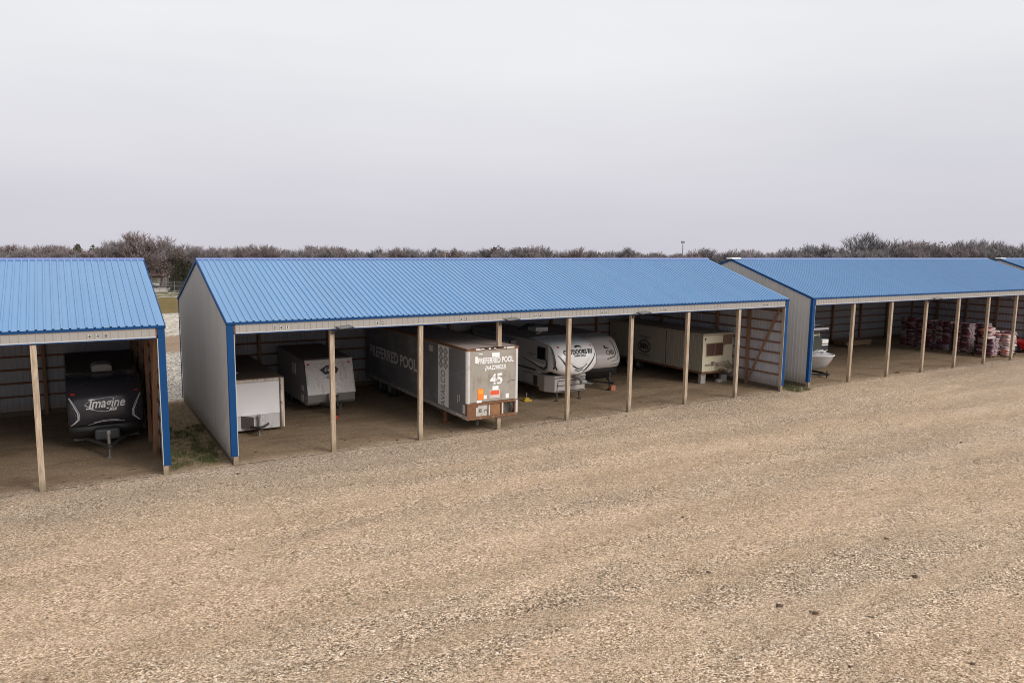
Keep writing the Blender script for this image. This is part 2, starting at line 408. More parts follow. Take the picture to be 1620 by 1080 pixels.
# ------------------------------------------------------------------ sheds
PITCH = .2286
def rib_profile(length, pitch, h, flat=.70, steep=.45):
    out = []; n = int(length/pitch); a = (length-n*pitch)/2
    out.append((0, 0)); s = a
    for i in range(n):
        c = s+pitch/2; w = pitch*(1-flat)/2
        out += [(c-w, 0), (c-w*steep, h), (c+w*steep, h), (c+w, 0)]
        s += pitch
    out.append((length, 0)); return out
SL = (Hr-He)/(D/2)
def roof_z(y): return He + SL*(y if y <= D/2 else D-y)
def make_shed(x0, nb, bay, label, numbers=(), cap_end=False):
    Ln = nb*bay
    t = thing('storage_shed', label, 'shed', (x0, 0, 0), 0, 'blue roofed open front storage sheds')
    ov = .10
    rp = rib_profile(Ln+2*ov, PITCH, .034, .70, .72)
    for side in (0, 1):
        mb = MB()
        if side == 0: y0, y1 = -.16, D/2
        else: y0, y1 = D+.16, D/2
        z0 = He+SL*-.16+.03; z1 = Hr+.03
        nsub = 6
        rows = []
        for k in range(nsub+1):
            f = k/nsub; y = y0+(y1-y0)*f; z = z0+(z1-z0)*f
            rows.append([(s-ov, y, z+h) for s, h in rp])
        mb.grid(rows); obj('roof_panel', mb, M['roof'], t)
    # ridge cap
    mb = MB(); w = .17
    mb.prism([(D/2-w, Hr+.062-SL*w), (D/2, Hr+.075), (D/2+w, Hr+.062-SL*w), (D/2+w, Hr+.050-SL*w), (D/2, Hr+.062), (D/2-w, Hr+.050-SL*w)], 'x', -ov-.02, Ln+ov+.02)
    obj('ridge_cap', mb, M['ridge'], t)
    # eave trims
    obj('eave_trim', MB().box(-ov, Ln+ov, -.155, -.125, He-.105, He-.022), M['trim'], t)
    obj('eave_trim', MB().box(-ov, Ln+ov, D+.125, D+.155, He-.105, He-.022), M['trim'], t)
    # front fascia with pale bottom trim
    fp = rib_profile(Ln-.36, PITCH, .014, .72)
    mb = MB(); mb.grid([[(.18+s, -.105-h, z) for s, h in fp] for z in (4.80, He-.10)])
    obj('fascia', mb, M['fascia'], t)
    obj('fascia_trim', MB().box(.18, Ln-.18, -.128, -.085, 4.768, 4.80), M['wtrim'], t)
    obj('fascia_edge', MB().box(.18, Ln-.18, -.126, -.086, 4.735, 4.766), M['trim'], t)
    obj('header_beam', MB().box(.0, Ln, -.083, -.045, 4.72, 5.06), M['girt'], t)
    obj('header_beam', MB().box(.0, Ln, .10, .14, 4.72, 5.06), M['girt'], t)
    # walls
    wp = rib_profile(D, PITCH, .022, .72)
    for xe, sgn in ((0, -1), (Ln, 1)):
        mb = MB()
        lo = [(xe+sgn*(.06+h), s, .20) for s, h in wp]; hi = [(xe+sgn*(.06+h), s, roof_z(s)-.005) for s, h in wp]
        # add ridge vertex row by splitting at mid height for even shading
        mb.grid([lo, hi]); obj('end_wall', mb, M['wall'] if sgn < 0 else M['wallin'], t)
        obj('skirt_board', MB().box(xe+sgn*.045-.02, xe+sgn*.045+.02, .10, D, -.05, .215), M['skirt'], t)
        # rake trim both slopes
        for ya, yb_ in ((-.14, D/2), (D+.14, D/2)):
            za = He+SL*-.14; mb = MB()
            mb.bar((xe+sgn*.112, ya, za-.035), (xe+sgn*.112, yb_, Hr-.028), .05, .115); obj('rake_trim', mb, M['trim'], t)
        # corner trims (front and back)
        mb = MB(); mb.box(*sorted((xe+sgn*.105, xe-sgn*.115)), -.118, -.088, .33, He-.106); mb.box(*sorted((xe+sgn*.079, xe+sgn*.105)), -.088, .06, .33, He-.106)
        obj('corner_trim', mb, M['trim'], t)
        mb = MB(); mb.box(*sorted((xe-sgn*.140, xe-sgn*.1165)), -.110, -.088, .36, 4.73); obj('jamb_trim', mb, M['wtrim'], t)
        mb = MB(); mb.box(*sorted((xe+sgn*.079, xe+sgn*.105)), D-.06, D+.10, .2, He-.106); obj('corner_trim', mb, M['trim'], t)
        # end wall frame
        for k in range(1, 5):
            y = k*D/5; mb = MB(); mb.box(*sorted((xe-sgn*.0, xe-sgn*.14)), y-.07, y+.07, -.05, roof_z(y)-.2); obj('wall_post', mb, M['stud'], t)
        for z in (.30, .89, 1.5, 2.11, 2.70, 3.30, 3.87, 4.47):
            mb = MB(); mb.box(*sorted((xe+sgn*.045, xe+sgn*.003)), .1, D-.1, z-.045, z+.045)
            if z > .4: obj('end_girt', mb, M['girty'], t)
        mb = MB(); mb.bar((xe-sgn*.17, 2.3, .15), (xe-sgn*.17, .12, 4.9), .05, .14, (1,0,0)); obj('wall_brace', mb, M['stud'], t)
    bp_ = rib_profile(Ln, PITCH, .014, .74)
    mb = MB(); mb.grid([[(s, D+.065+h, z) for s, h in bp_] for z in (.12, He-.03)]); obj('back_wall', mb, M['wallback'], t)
    obj('skirt_board', MB().box(0, Ln, D+.02, D+.06, -.05, .215), M['skirt'], t)
    for z in (.89, 1.5, 2.11, 2.70, 3.30, 3.87, 4.47):
        obj('back_girt', MB().box(.05, Ln-.05, D+.005, D+.045, z-.045, z+.045), M['girt'], t)
    for i in range(nb+1):
        x = i*bay
        lean = R.uniform(-.03, .03)
        xo = .0 if 0 < i < nb else (.05 if i == 0 else -.05)
        w = .085
        mb = MB()
        a = [(x+xo-w, -.083), (x+xo+w, -.083), (x+xo+w, .083), (x+xo-w, .083)]
        vs = []
        for z in (-.05, .9, 2., 3.2, 4.85):
            dx = lean*(z-4.85)/4.85*(1 if 0 < i < nb else 0)
            vs.append([(p+dx, q-.0, z) for p, q in a+[a[0]]])
        mb.grid(vs); obj('post', mb, M['post'], t, bevel=0)
        mb = MB(); mb.box(x+xo-.07, x+xo+.07, D-.15, D-.01, -.05, He-.2); obj('back_post', mb, M['stud'], t)
        mb = MB()
        for ya, yb_ in ((.0, D/2), (D, D/2)):
            mb.bar((x+xo, ya, roof_z(ya)-.18), (x+xo, yb_, Hr-.18), .045, .2)
        mb.bar((x+xo, .15, 5.02), (x+xo, D-.02, 5.02), .045, .14)
        mb.bar((x+xo, D/2, 5.02), (x+xo, D/2, Hr-.2), .045, .1)
        for q in (.3, .7): mb.bar((x+xo, D*q, 5.02), (x+xo, D*(q+.12 if q < .5 else q-.12), roof_z(D*(q+.12))-.2), .04, .09)
        obj('truss', mb, M['stud'], t)
    for k, y in enumerate([.7+.9*i for i in range(13)]):
        if abs(y-D/2) < .3: continue
        obj('purlin', MB().box(0, Ln, y-.02, y+.02, roof_z(y)-.10, roof_z(y)-.02), M['girt'], t)
    for cx, s_ in numbers:
        n = len(s_)
        for i, c in enumerate(s_):
            u0 = cx+(i-(n-1)/2)*.23
            pl = decal('number_plate', [rect2d(u0-.042, u0+.042, 4.842, 4.962)], lambda u, v: (u, -.123, v), M['decalp'], t)
            decal('number', [shift(text2d(c, .13, 0, .006), u0, 4.902)], lambda u, v: (u, -.127, v), M['num'], pl)
    if cap_end:
        obj('ridge_end_cap', MB().box(-.26, .55, D/2-.24, D/2+.24, Hr+.0, Hr+.10), M['white'], t, False, .02)
    return t
BAY = L8/8
make_shed(0, 8, BAY, 'middle blue roofed open shed sheltering six trailers in its eight bays',
          [(1.76, '041'), (BAY+1.9, '42'), (2*BAY+1.9, '43'), (3*BAY+1.9, '44'), (4*BAY+1.9, '45'), (5*BAY+1.9, '46'), (6*BAY+1.9, '47'), (7*BAY+1.9, '48')])
make_shed(-2.2-6*BAY, 6, BAY, 'leftmost blue roofed shed holding only a black fronted camper', [(5*BAY+1.78, '440'), (4*BAY+1.78, '439')])
RX = 31.54; RB = 3.785
make_shed(RX, 8, RB, 'blue roofed shed with stacked bags, a boat and a red car inside', (), True)
make_shed(RX+8*RB+2.1, 4, RB, 'far right blue roof corner of the shed past the bag store', (), True)

# solar flood lights on some posts
def flood(x, label):
    t = thing('flood_light', label, 'light', (x, -.11, 4.62), 0, 'flood lights at the post tops')
    mb = MB(); mb.box(-.06, .06, -.03, .02, -.05, .10); obj('bracket', mb, M['dsteel'], t)
    mb = MB(); mb.tube([(0,-.03,.05),(.12,-.16,.11),(.2,-.22,.14)], .016, 6); obj('arm', mb, M['dsteel'], t)
    mb = MB(); c = Vector((.36, -.34, .22)); a = Vector((.27,-.03,.03)); b_ = Vector((.06,-.15,-.035))
    q = [c-a-b_, c+a-b_, c+a+b_, c-a+b_]; n = a.cross(b_).normalized()*.012
    mb.add([p-n for p in q]+[p+n for p in q], [(3,2,1,0),(4,5,6,7),(0,1,5,4),(1,2,6,5),(2,3,7,6),(3,0,4,7)]); obj('lamp_housing', mb, M['black'], t)
    mb = MB(); k = .8; up = n if n.z > 0 else -n
    q = [c+up*1.25+a*i*k+b_*j*k for i, j in ((-1,-1),(1,-1),(1,1),(-1,1))]
    mb.add(q, [(0,1,2,3)]); obj('solar_cell', mb, paint('solar_cell_grey',(.16,.155,.15),.35), t)
flood(BAY, 'flood light at the top of the post before the white camper')
flood(3*BAY, 'flood light on the post just behind the long grey semi trailer')
flood(5*BAY, 'flood light on the post between the two white trailers and the cream office trailer')
flood(RX+3*RB, 'flood light on the third open bay post of the bag store shed')

# ------------------------------------------------------------------ trailer parts
def wheel(parent, x, y, r, w, rim=.55, n=26, side=-1):
    mb = MB(); mb.lathe([(-w/2,r*rim),(-w/2,r*.9),(-w*.36,r),(w*.36,r),(w/2,r*.9),(w/2,r*rim)], (x,y,r), 'x', n)
    o = obj('wheel', mb, M['tyre'], parent, True)
    mb = MB(); f = side
    mb.lathe([(f*w*.47,r*rim*1.02),(f*w*.40,r*rim*.9),(f*w*.25,r*rim*.72),(f*w*.28,r*.25),(f*w*.44,r*.17),(f*w*.44,.001)], (x,y,r), 'x', n)
    obj('rim', mb, M['steel'], o, True)
    return o
def frame_hitch(parent, xc, y_body, y_tip, hw, z=.48, foot=0., jack_r=.035, jm='steel'):
    mb = MB(); mb.bar((xc-hw,y_body+.3,z),(xc,y_tip,z),.06,.1); mb.bar((xc+hw,y_body+.3,z),(xc,y_tip,z),.06,.1)
    mb.box(xc-.07,xc+.07,y_tip-.22,y_tip+.1,z-.04,z+.07)
    mb.ball((xc,y_tip-.2,z+.05),.08,.1,.06)
    obj('hitch', mb, M['dsteel'], parent)
    mb = MB(); mb.tube([(xc,y_tip+.2,foot+.02),(xc,y_tip+.2,z)],jack_r*.8,10); mb.tube([(xc,y_tip+.2,z-.1),(xc,y_tip+.2,z+.42)],jack_r*1.25,10)
    mb.lathe([(0,0.001),(0,.11),(.025,.11),(.03,.05)],(xc,y_tip+.2,foot),'z',12)
    mb.box(xc-.06,xc+.06,y_tip+.13,y_tip+.27,z+.42,z+.55)
    obj('jack', mb, M[jm], parent, False, .008)
def cap_surface(xc, hw, prof, edge, epow, yback, drop=0, zlift=None, nu=22, round_top=0):
    """rounded moulded front: prof maps z -> y, corners swept back, sides run to yback"""
    P = smooth_prof(prof)
    us = [math.sin(math.pi/2*(-1+2*i/nu)) for i in range(nu+1)]
    rows = []
    def pt(u, z, y):
        zz = z - drop*abs(u)**4*max(0, (z-prof[0][0])/(prof[-1][0]-prof[0][0]))
        if zlift: zz += zlift*abs(u)**2.2*max(0, 1-(z-prof[0][0])/(prof[-1][0]-prof[0][0])*1.6)
        return (xc+hw*u, y+edge*abs(u)**epow, zz)
    for z, y in P:
        r = [(xc-hw, max(yback, y+edge+.01), pt(-1, z, y)[2])]+[pt(u, z, y) for u in us]+[(xc+hw, max(yback, y+edge+.01), pt(1, z, y)[2])]
        rows.append(r)
    surf = MB().grid(rows); bvh = BVHTree.FromPolygons([Vector(q) for q in surf.v], surf.f)
    def fn(u, v, eps=.012):
        hit = bvh.ray_cast(Vector((xc+u, -20, v)), Vector((0, 1, 0)))[0]
        y = hit.y if hit is not None else interp(P, v)+edge
        return (xc+u, y-eps, v)
    return surf, fn

# ---- A: black fronted camper in the left shed
M['A_cap'] = paint('charcoal_gelcoat', (.034,.032,.041), .25, .12, 1.2)
M['A_low'] = paint('black_underpanel', (.012,.012,.014), .45)
M['A_roof'] = paint('dusty_dark_roof', (.10,.080,.066), .8, .3, 3)
M['A_side'] = paint('grey_camper_side', (.20,.20,.21), .4, .1)
M['silver'] = paint('silver_graphic', (.62,.62,.66), .35, .12, 5)
M['mauve'] = paint('faded_graphic', (.17,.16,.19), .4, .2, 4)
xa = -3.80
A = thing('travel_trailer', 'camper trailer with glossy black front alone under the left shed', 'camper', (xa, 4, 0))
for_local = -xa
def LA(mb, dx, dy=0): mb.v = [(p[0]+dx, p[1]+dy, p[2]) for p in mb.v]; return mb
prof = [(.98,4.30),(1.12,4.10),(1.40,4.0),(1.9,4.05),(2.3,4.22),(2.60,4.55),(2.74,5.1),(2.79,5.9)]
mb, fA = cap_surface(0, 1.26, [(z,y-4) for z,y in prof], .28, 5, 1.6, .05)
obj('front_cap', mb, M['A_cap'], A, True)
mbl, _ = cap_surface(0, 1.24, [(.45,.62),(.60,.40),(.8,.30),(1.0,.33)], .25, 5, 1.6)
obj('lower_front', mbl, M['A_low'], A, True)
obj('body', MB().box(-1.25, 1.25, 1.9, 7.9, .5, 2.74), M['A_side'], A)
obj('roof', MB().box(-1.22, 1.22, 1.9, 7.9, 2.745, 2.80), M['A_roof'], A)
obj('chassis', MB().box(-1.1, 1.1, .7, 7.8, .38, .5), M['dsteel'], A)
mb = MB(); mb.prism([(-.36,.0),(.36,0),(.36,.22),(.2,.30),(-.2,.30),(-.36,.22)], 'y', 1.75, 2.75); mb.v=[(p[0],p[1],p[2]+2.802) for p in mb.v]
obj('air_conditioner', mb, paint('roof_unit_shell', (.30,.29,.28), .6), A, False, .05)
mb = MB(); mb.box(-.42,.42,-.10,.38,.48,.92)
obj('propane_cover', mb, paint('propane_cover_grey', (.05,.05,.055), .5), A, False, .09, 3)
frame_hitch(A, 0, .5, -1.05, .8, .46, .02, .045, 'steel')
for s in (-1, 1):
    for y in (4.2, 5.1): wheel(A, s*1.08, y, .36, .22, side=s)
    decal('marker_lamp', [rect2d(s*1.06-.07, s*1.06+.07, 2.22, 2.28)], lambda u,v: fA(u,v,.02), M['red'], A)
    # hooked side graphics
    pts = [(s*1.20,2.12),(s*1.06,1.85),(s*.93,1.55),(s*.93,1.33),(s*1.20,1.02)]
    decal('side_graphic', [ribbon2d(pts, .036), ribbon2d([(a-s*.05 if 0<i<4 else a-s*.02, b) for i,(a,b) in enumerate(pts)], .016)], lambda u,v: fA(u,v,.014), M['silver'], A)
    decal('side_panel_graphic', [poly2d([(s*1.19,1.98),(s*1.09,1.76),(s*1.0,1.5),(s*1.01,1.3),(s*1.19,1.1)])], lambda u,v: fA(u,v,.008), M['mauve'], A)
decal('lettering', [shift(text2d('Imagine', .48, .30, .008, 1.22), .02, 1.88), rect2d(-.66,-.42,1.695,1.735), rect2d(-.56,-.34,2.015,2.055)], lambda u,v: fA(u,v,.02), M['decalw'], A)
decal('lettering', [shift(text2d('XLS', .14, .28, .008, .30), .22, 1.645)], lambda u,v: fA(u,v,.02), M['decalw'], A)
decal('badge_outline', [ribbon2d([(-.50,1.68),(-.22,1.60),(.0,1.57),(.2,1.60),(.36,1.70)], .018), ribbon2d([(-.70,1.86),(-.60,1.95),(-.45,2.03),(0,2.08),(.4,2.08)], .012), ribbon2d([(-.70,1.86),(-.62,1.80),(-.52,1.76)], .03)], lambda u,v: fA(u,v,.016), M['silver'], A)
decal('lower_graphic', [ribbon2d([(-.62,1.06),(-.3,1.17),(0,1.20),(.32,1.18),(.6,1.13)], .026), ribbon2d([(-.42,1.17),(-.1,1.235),(.2,1.24),(.42,1.215)], .012)], lambda u,v: fA(u,v,.014), M['silver'], A)

# ---- B: white enclosed cargo trailer
M['B_wall'] = paint('cargo_trailer_grey', (.52,.50,.50), .45, .08, 2, dirt=(.35,.30,.26), dirt_amt=.2)
M['B_panel'] = paint('cargo_trailer_white', (.78,.77,.80), .4, .05, 2)
M['B_roof'] = paint('brown_stained_roof', (.17,.125,.095), .85, .3, 3)
M['B_edge'] = paint('peeling_cream_edge', (.68,.58,.50), .6, .1, 4, dirt=(.25,.12,.07), dirt_amt=.25)
B = thing('cargo_trailer', 'low white box trailer with brown stained roof beside the corner wall', 'trailer', (1.72, 4.3, 0))
obj('body', MB().box(-1.18,1.18,0,6.6,.12,2.27), M['B_wall'], B, False, .05, 3)
obj('roof', MB().box(-1.16,1.16,.08,6.58,2.272,2.30), M['B_roof'], B)
obj('roof_vent', MB().box(-.72,-.36,1.5,1.86,2.302,2.36), M['white'], B, False, .03)
obj('front_panel', MB().box(-1.12,.97,-.03,-.002,.78,2.13), M['B_panel'], B)
mb = MB(); mb.prism([(.985,-.035),(1.10,-.035),(1.195,.03),(1.195,.16),(1.182,.16),(1.182,.0)], 'z', .14, 2.27); obj('corner_moulding', mb, M['B_edge'], B, True)
mb = MB(); x = -1.16
rr = random.Random(3)
while x < .82:
    w = rr.uniform(.08,.42); h = rr.uniform(.02,.09)
    mb.box(x, x+w, -.026, -.004, 2.25-h, 2.275); x += w+rr.uniform(.0,.03)
obj('peeling_edge', mb, M['B_edge'], B)
mb = MB(); mb.prism([(-.62,-.005),(-.20,-.42),(.22,-.42),(.50,-.005)], 'z', .26, .78); obj('tongue_box', mb, M['B_wall'], B, False, .012)
mb = MB(); mb.prism([(-.60,-.03),(-.61,-.022),(-.20,-.43),(-.19,-.44)], 'z', .27, .77); obj('tongue_box_side', mb, paint('dark_plate',(.13,.12,.115),.6), B)
frame_hitch(B, .0, -.3, -.72, .5, .34, .0, .042, 'steel')
for s in (-1,1):
    for y in (3.2,4.0): wheel(B, s*1.02, y, .33, .2, side=s)

# ---- C: older white camper with ribbed front
M['C_white'] = paint('camper_white_siding', (.72,.69,.68), .45, .06, 2, dirt=(.40,.34,.29), dirt_amt=.35, stretch=(2.5,1,.5))
M['C_low'] = paint('camper_lower_grey', (.20,.185,.17), .5, .15, 3)
M['C_side'] = paint('camper_side_grey', (.33,.33,.34), .5, .15, 3)
M['C_roof'] = paint('camper_roof_brown', (.20,.135,.12), .85, .25, 3)
C = thing('travel_trailer', 'white ribbed front camper with grey lower panel, behind the second post', 'camper', (5.72, 6.7, 0))
Cp = [(-.02,.86),(.5,2.44)]
mb = MB(); rows = []
for k in range(0, 69):
    z = .86+1.58*k/68; y = -.02+.5*(z-.86)/1.58; ph = k % 4
    rows.append([(xx, y+(-.016 if ph in (1,2) else .004), z) for xx in (-1.13,-.4,.4,1.13)])
mb.grid(rows); obj('front_wall', mb, M['C_white'], C)
mb = MB(); mb.prism([(.12,.36),(-.01,.50),(-.02,.855),(.12,.855)], 'x', -1.15, 1.15); obj('lower_front', mb, M['C_low'], C, False, .02)
mb = MB(); mb.prism([(.13,.36),(.02,.86),(.52,2.44),(5.4,2.50),(5.4,.36)], 'x', -1.16, 1.16); obj('body', mb, M['C_side'], C, False, .03)
mb = MB(); mb.prism([(.55,2.462),(5.4,2.51),(5.4,2.54),(.6,2.50)], 'x', -1.13, 1.13); obj('roof', mb, M['C_roof'], C)
for s in (-1,1):
    mb = MB(); mb.bar((s*1.15,-.03,.86),(s*1.15,.48,2.46),.035,.05); obj('edge_trim', mb, M['B_edge'] if s>0 else M['black'], C)
    def fC(u,v): return (u, -.02+.5*(v-.86)/1.58-.03, v)
    decal('marker_lamp', [rect2d(s*.98-.06,s*.98+.06,2.22,2.29)], fC, M['red'], C)
    for y in (2.9,3.7): wheel(C, s*1.03, y, .34, .2, side=s)
decal('emblem', [poly2d([(-.46,1.98),(-.12,2.17),(.22,2.17),(.46,1.98),(.34,1.78),(-.22,1.76)])], lambda u,v: fC(u,v), M['decalk'], C)
decal('emblem_marks', [rect2d(-.22+.14*i,-.14+.14*i,1.90,2.0) for i in range(4)]+[ribbon2d([(-.2,2.04),(.0,2.075),(.2,2.04)],.02)], lambda u,v: (fC(u,v)[0],fC(u,v)[1]-.006,v), M['silver'], C)
decal('emblem', [ring2d(-.08,1.63,.07,.045,.03), ribbon2d([(.02,1.66),(.1,1.6),(.16,1.62)],.03)], lambda u,v: fC(u,v), M['decalk'], C)
for y0,y1,z0,z1 in ((.55,1.0,.5,.8),(.5,.9,1.0,1.25),(1.9,2.5,1.6,2.1)):
    mb = MB(); mb.box(-1.185,-1.162,y0,y1,z0,z1); obj('side_hatch', mb, M['C_white'], C)
mb = MB(); mb.box(-.2,.2,-.38,-.05,.52,.95); obj('propane_cylinders', mb, M['white'], C, False, .12, 3)
frame_hitch(C, 0, .1, -1.05, .7, .42, .0, .04, 'dsteel')
mb = MB()
for k in range(9): mb.tube([(.16+.03*math.sin(k*2.1),-.9+.04*k,.5-.05*k),(.16+.03*math.sin(k*2.1+2),-.88+.04*k,.46-.05*k)],.014,5)
obj('safety_chain', mb, M['steel'], C)

# ---- D: semi trailer
M['D_side'] = paint('semi_side_grey', (.17,.17,.185), .5, .16, 1.2, dirt=(.27,.27,.275), dirt_amt=.5, stretch=(1,.5,1.6))
M['D_nose'] = paint('semi_nose_tan', (.335,.305,.265), .55, .10, 1.5, dirt=(.25,.185,.14), dirt_amt=.45)
M['D_roof'] = paint('semi_roof_dusty', (.34,.27,.24), .85, .2, 1.5, dirt=(.20,.13,.10), dirt_amt=.2)
M['D_rail'] = paint('semi_rail', (.36,.33,.31), .5, .2, 3, dirt=(.17,.07,.04), dirt_amt=.5)
M['alu'] = paint('aluminium_corner', (.58,.56,.54), .4, .12, 4, dirt=(.32,.26,.2), dirt_amt=.2)
M['faded'] = paint('faded_lettering', (.74,.72,.72), .6, .2, 3, dirt=(.24,.24,.25), dirt_amt=.3)
DX0, DX1 = 9.34, 11.84; DW = DX1-DX0
Dt = thing('semi_trailer', 'long grey semi trailer with rusty tan nose poking out of the shed', 'semi trailer', (DX0, -.2, 0))
zb, zt = .62, 3.64
mb = MB(); mb.grid([[(0,y,z) for y in (.10,4,8,12.1)] for z in (zb+.16,zt-.09)]); obj('side_wall', mb, M['D_side'], Dt)
mb = MB(); mb.grid([[(DW,y,z) for y in (.10,4,8,12.1)] for z in (zb+.16,zt-.09)]); obj('side_wall', mb, M['D_side'], Dt)
obj('rear_wall', MB().box(0.02,DW-.02,12.06,12.1,zb,zt-.05), M['D_side'], Dt)
mb = MB(); mb.grid([[(u,0,v) for u in (.10,.9,1.6,DW-.10)] for v in (zb+.72,2,zt-.1)]); obj('nose_wall', mb, M['D_nose'], Dt)
mb = MB(); mb.grid([[(u,y,zt+.03*math.sin(math.pi*u/DW)) for u in (0.02,.6,1.25,1.9,DW-.02)] for y in (.02,3,6,9,12.08)]); obj('roof', mb, M['D_roof'], Dt)
for u in (0, DW):
    s = 1 if u == 0 else -1
    mb = MB(); mb.prism([(u-s*.012,.14),(u-s*.012,.04),(u+s*.05,-.012),(u+s*.13,-.012),(u+s*.13,.006),(u+s*.06,.006),(u+s*.006,.05),(u+s*.006,.14)], 'z', zb+.70, zt-.03); obj('corner_post', mb, M['alu'], Dt)
    mb = MB(); mb.box(*sorted((u-s*.016,u+s*.03)),.0,12.1,zb,zb+.16); mb.box(*sorted((u-s*.022,u-s*.016)),.0,12.1,zb+.02,zb+.05); obj('side_rail', mb, M['D_rail'], Dt)
    mb = MB(); mb.box(*sorted((u-s*.016,u+s*.04)),.0,12.1,zt-.09,zt+.004); obj('top_rail', mb, M['rust'], Dt)
mb = MB(); mb.box(.02,DW-.02,-.014,.05,zt-.10,zt-.005); obj('nose_top_rail', mb, M['rust'], Dt)
mb = MB(); rr = random.Random(5)
for k in range(9):
    x = rr.uniform(.35,DW-.5); w = rr.uniform(.05,.5); mb.box(x,x+w,-.020,-.0145,zt-.05-rr.uniform(0,.02),zt-.008)
obj('bare_metal_chips', mb, M['white'], Dt)
mb = MB()
for y in [1.25*k for k in range(1,10)]: mb.box(-.006,.001,y-.012,y+.012,zb+.17,zt-.1)
obj('side_seams', mb, paint('seam_strip',(.16,.16,.17),.5), Dt)
# nose bulkhead with three recesses
mb = MB(); z0, z1 = zb-.02, zb+.70
mb.box(-.005,DW+.005,-.04,.10,z0,z0+.13); mb.box(0,DW,-.035,.10,z1-.10,z1)
for a,b_ in ((-.004,.52),(1.02,1.16),(1.66,1.78),(2.32,DW+.004)): mb.box(a,b_,-.03,.10,z0+.13,z1-.10)
obj('bulkhead_frame', mb, M['rust'], Dt, False, .012)
mb = MB(); mb.box(1.03,1.10,-.036,-.031,z0+.14,z1-.11); mb.box(1.68,1.75,-.036,-.031,z0+.14,z1-.11); mb.box(2.38,2.48,-.036,-.031,z0+.10,z1-.04); mb.box(.42,.50,-.036,-.031,z0+.16,z1-.2)
obj('painted_struts', mb, M['alu'], Dt)
mb = MB(); mb.box(.52,1.02,.03,.06,z0+.13,z1-.10); obj('recess_panel', mb, paint('stained_white_plate',(.50,.46,.41),.6,.3,5,dirt=(.16,.09,.05),dirt_amt=.35), Dt)
mb = MB(); mb.box(1.16,1.66,.03,.06,z0+.13,z1-.10); obj('recess_panel', mb, paint('rust_plate',(.28,.14,.06),.8,.4,6,dirt=(.45,.36,.28),dirt_amt=.3), Dt)
mb = MB(); mb.box(1.78,2.32,.06,.09,z0+.13,z1-.10); obj('recess_panel', mb, paint('dark_recess_plate',(.10,.08,.06),.8,.5,6,dirt=(.36,.31,.26),dirt_amt=.25), Dt)  # dark brown plate with paler patches behind the hoses
mb = MB()
for k in range(6):
    a = rr.uniform(1.82,2.1); mb.tube([(a,.03,z1-.12),(a+.1,-.01,z0+.4),(a+rr.uniform(.0,.3),.01,z0+.16)],.014,5)
obj('air_hoses', mb, M['black'], Dt)
mb = MB(); mb.box(.60,.72,-.0,.03,z0+.30,z0+.45); mb.lathe([(0,.001),(-.02,.06),(.03,.06)],(.90,.03,z0+.34),'y',12); obj('connector_socket', mb, M['steel'], Dt)
# underframe, legs, wheels
mb = MB(); mb.box(.5,.62,.3,12,zb-.12,zb-.005); mb.box(DW-.62,DW-.5,.3,12,zb-.12,zb-.005)
for y in (.5,1.4,2.6,4,5.5,7,8.5,10,11.5): mb.box(.05,DW-.05,y-.05,y+.05,zb-.10,zb-.006)
obj('underframe', mb, M['dsteel'], Dt)
for u in (.14, DW-.14):
    mb = MB(); mb.box(u-.07,u+.07,2.3,2.44,.06,zb+.0); mb.box(u-.05,u+.05,2.32,2.42,.0,.3); mb.bar((u,2.35,.35),(u,3.4,zb-.03),.05,.05); mb.box(u-.2,u+.2,2.18,2.56,-.005,.06); obj('landing_leg', mb, M['rust'], Dt, False, .008)
mb = MB(); mb.lathe([(0,.001),(0,.09),(.25,.09),(.25,.001)],(.75,.5,zb-.38),'z',12); mb.box(.45,1.5,.3,.95,zb-.07,zb-.03); obj('kingpin_plate', mb, M['dsteel'], Dt)
for y in (8.75, 10.0):
    for u, s in ((.16,-1),(.46,-1),(DW-.16,1),(DW-.46,1)): wheel(Dt, u, y, .48, .25, .56, side=s)
    mb = MB(); mb.tube([(.1,y,.48),(DW-.1,y,.48)],.07,8); obj('axle', mb, M['dsteel'], Dt)
def fDn(u,v): return (u,-.006,v)
def fDs(u,v): return (-.008,u,v)     # mirrored below: reading direction runs toward -y
side_txt = text2d('PREFERRED POOL', .78, 0, .024, 6.3)
decal('lettering', [([(8.30-a, 2.14+b) for a,b in side_txt[0]], side_txt[1])], lambda u,v: (-.009,u,v), M['faded'], Dt)
decal('banner', [rect2d(1.72,2.80,zb+.2,zt-.12)], lambda u,v: (-.0075,u,v), M['decalw'], Dt)
av = rot90(text2d('AVAILCO', .62, .0, .006, 1.62))
items = [([(2.26-a, 1.62+b) for a,b in av[0]], av[1])]
for r_ in range(3):
    for c_ in range(2):
        cu = 2.03+c_*.46; cv = 2.66+r_*.31
        for k in (.21,.11):
            items.append(ribbon2d([(cu-k,cv),(cu,cv+k*.85),(cu+k,cv),(cu,cv-k*.85),(cu-k,cv)],.045))
decal('banner_mark', items, lambda u,v: (-.011,u,v), paint('banner_grey',(.26,.26,.26),.6), Dt)
decal('sticker', [rect2d(3.35,3.75,3.10,3.38)], lambda u,v: (-.0085,u,v), paint('grey_sticker',(.5,.5,.5),.6), Dt)
decal('scrape', [rect2d(.12,.36,zb+.24,zb+.62), rect2d(.4,1.0,zb+.05,zb+.14), rect2d(.62,.7,zb+.7,zb+1.0), rect2d(.78,.86,zb+.6,zb+.95)], lambda u,v: (-.018,u,v), M['alu'], Dt)
decal('lettering', [shift(text2d('PREFERRED POOL', .34, .0, .010, 1.74), 1.38, 3.09)], fDn, M['decalw'], Dt)
decal('lettering', [shift(text2d('(AAZ298023)', .26, .25, .006, 1.02), 1.36, 2.78)], fDn, M['decalw'], Dt)
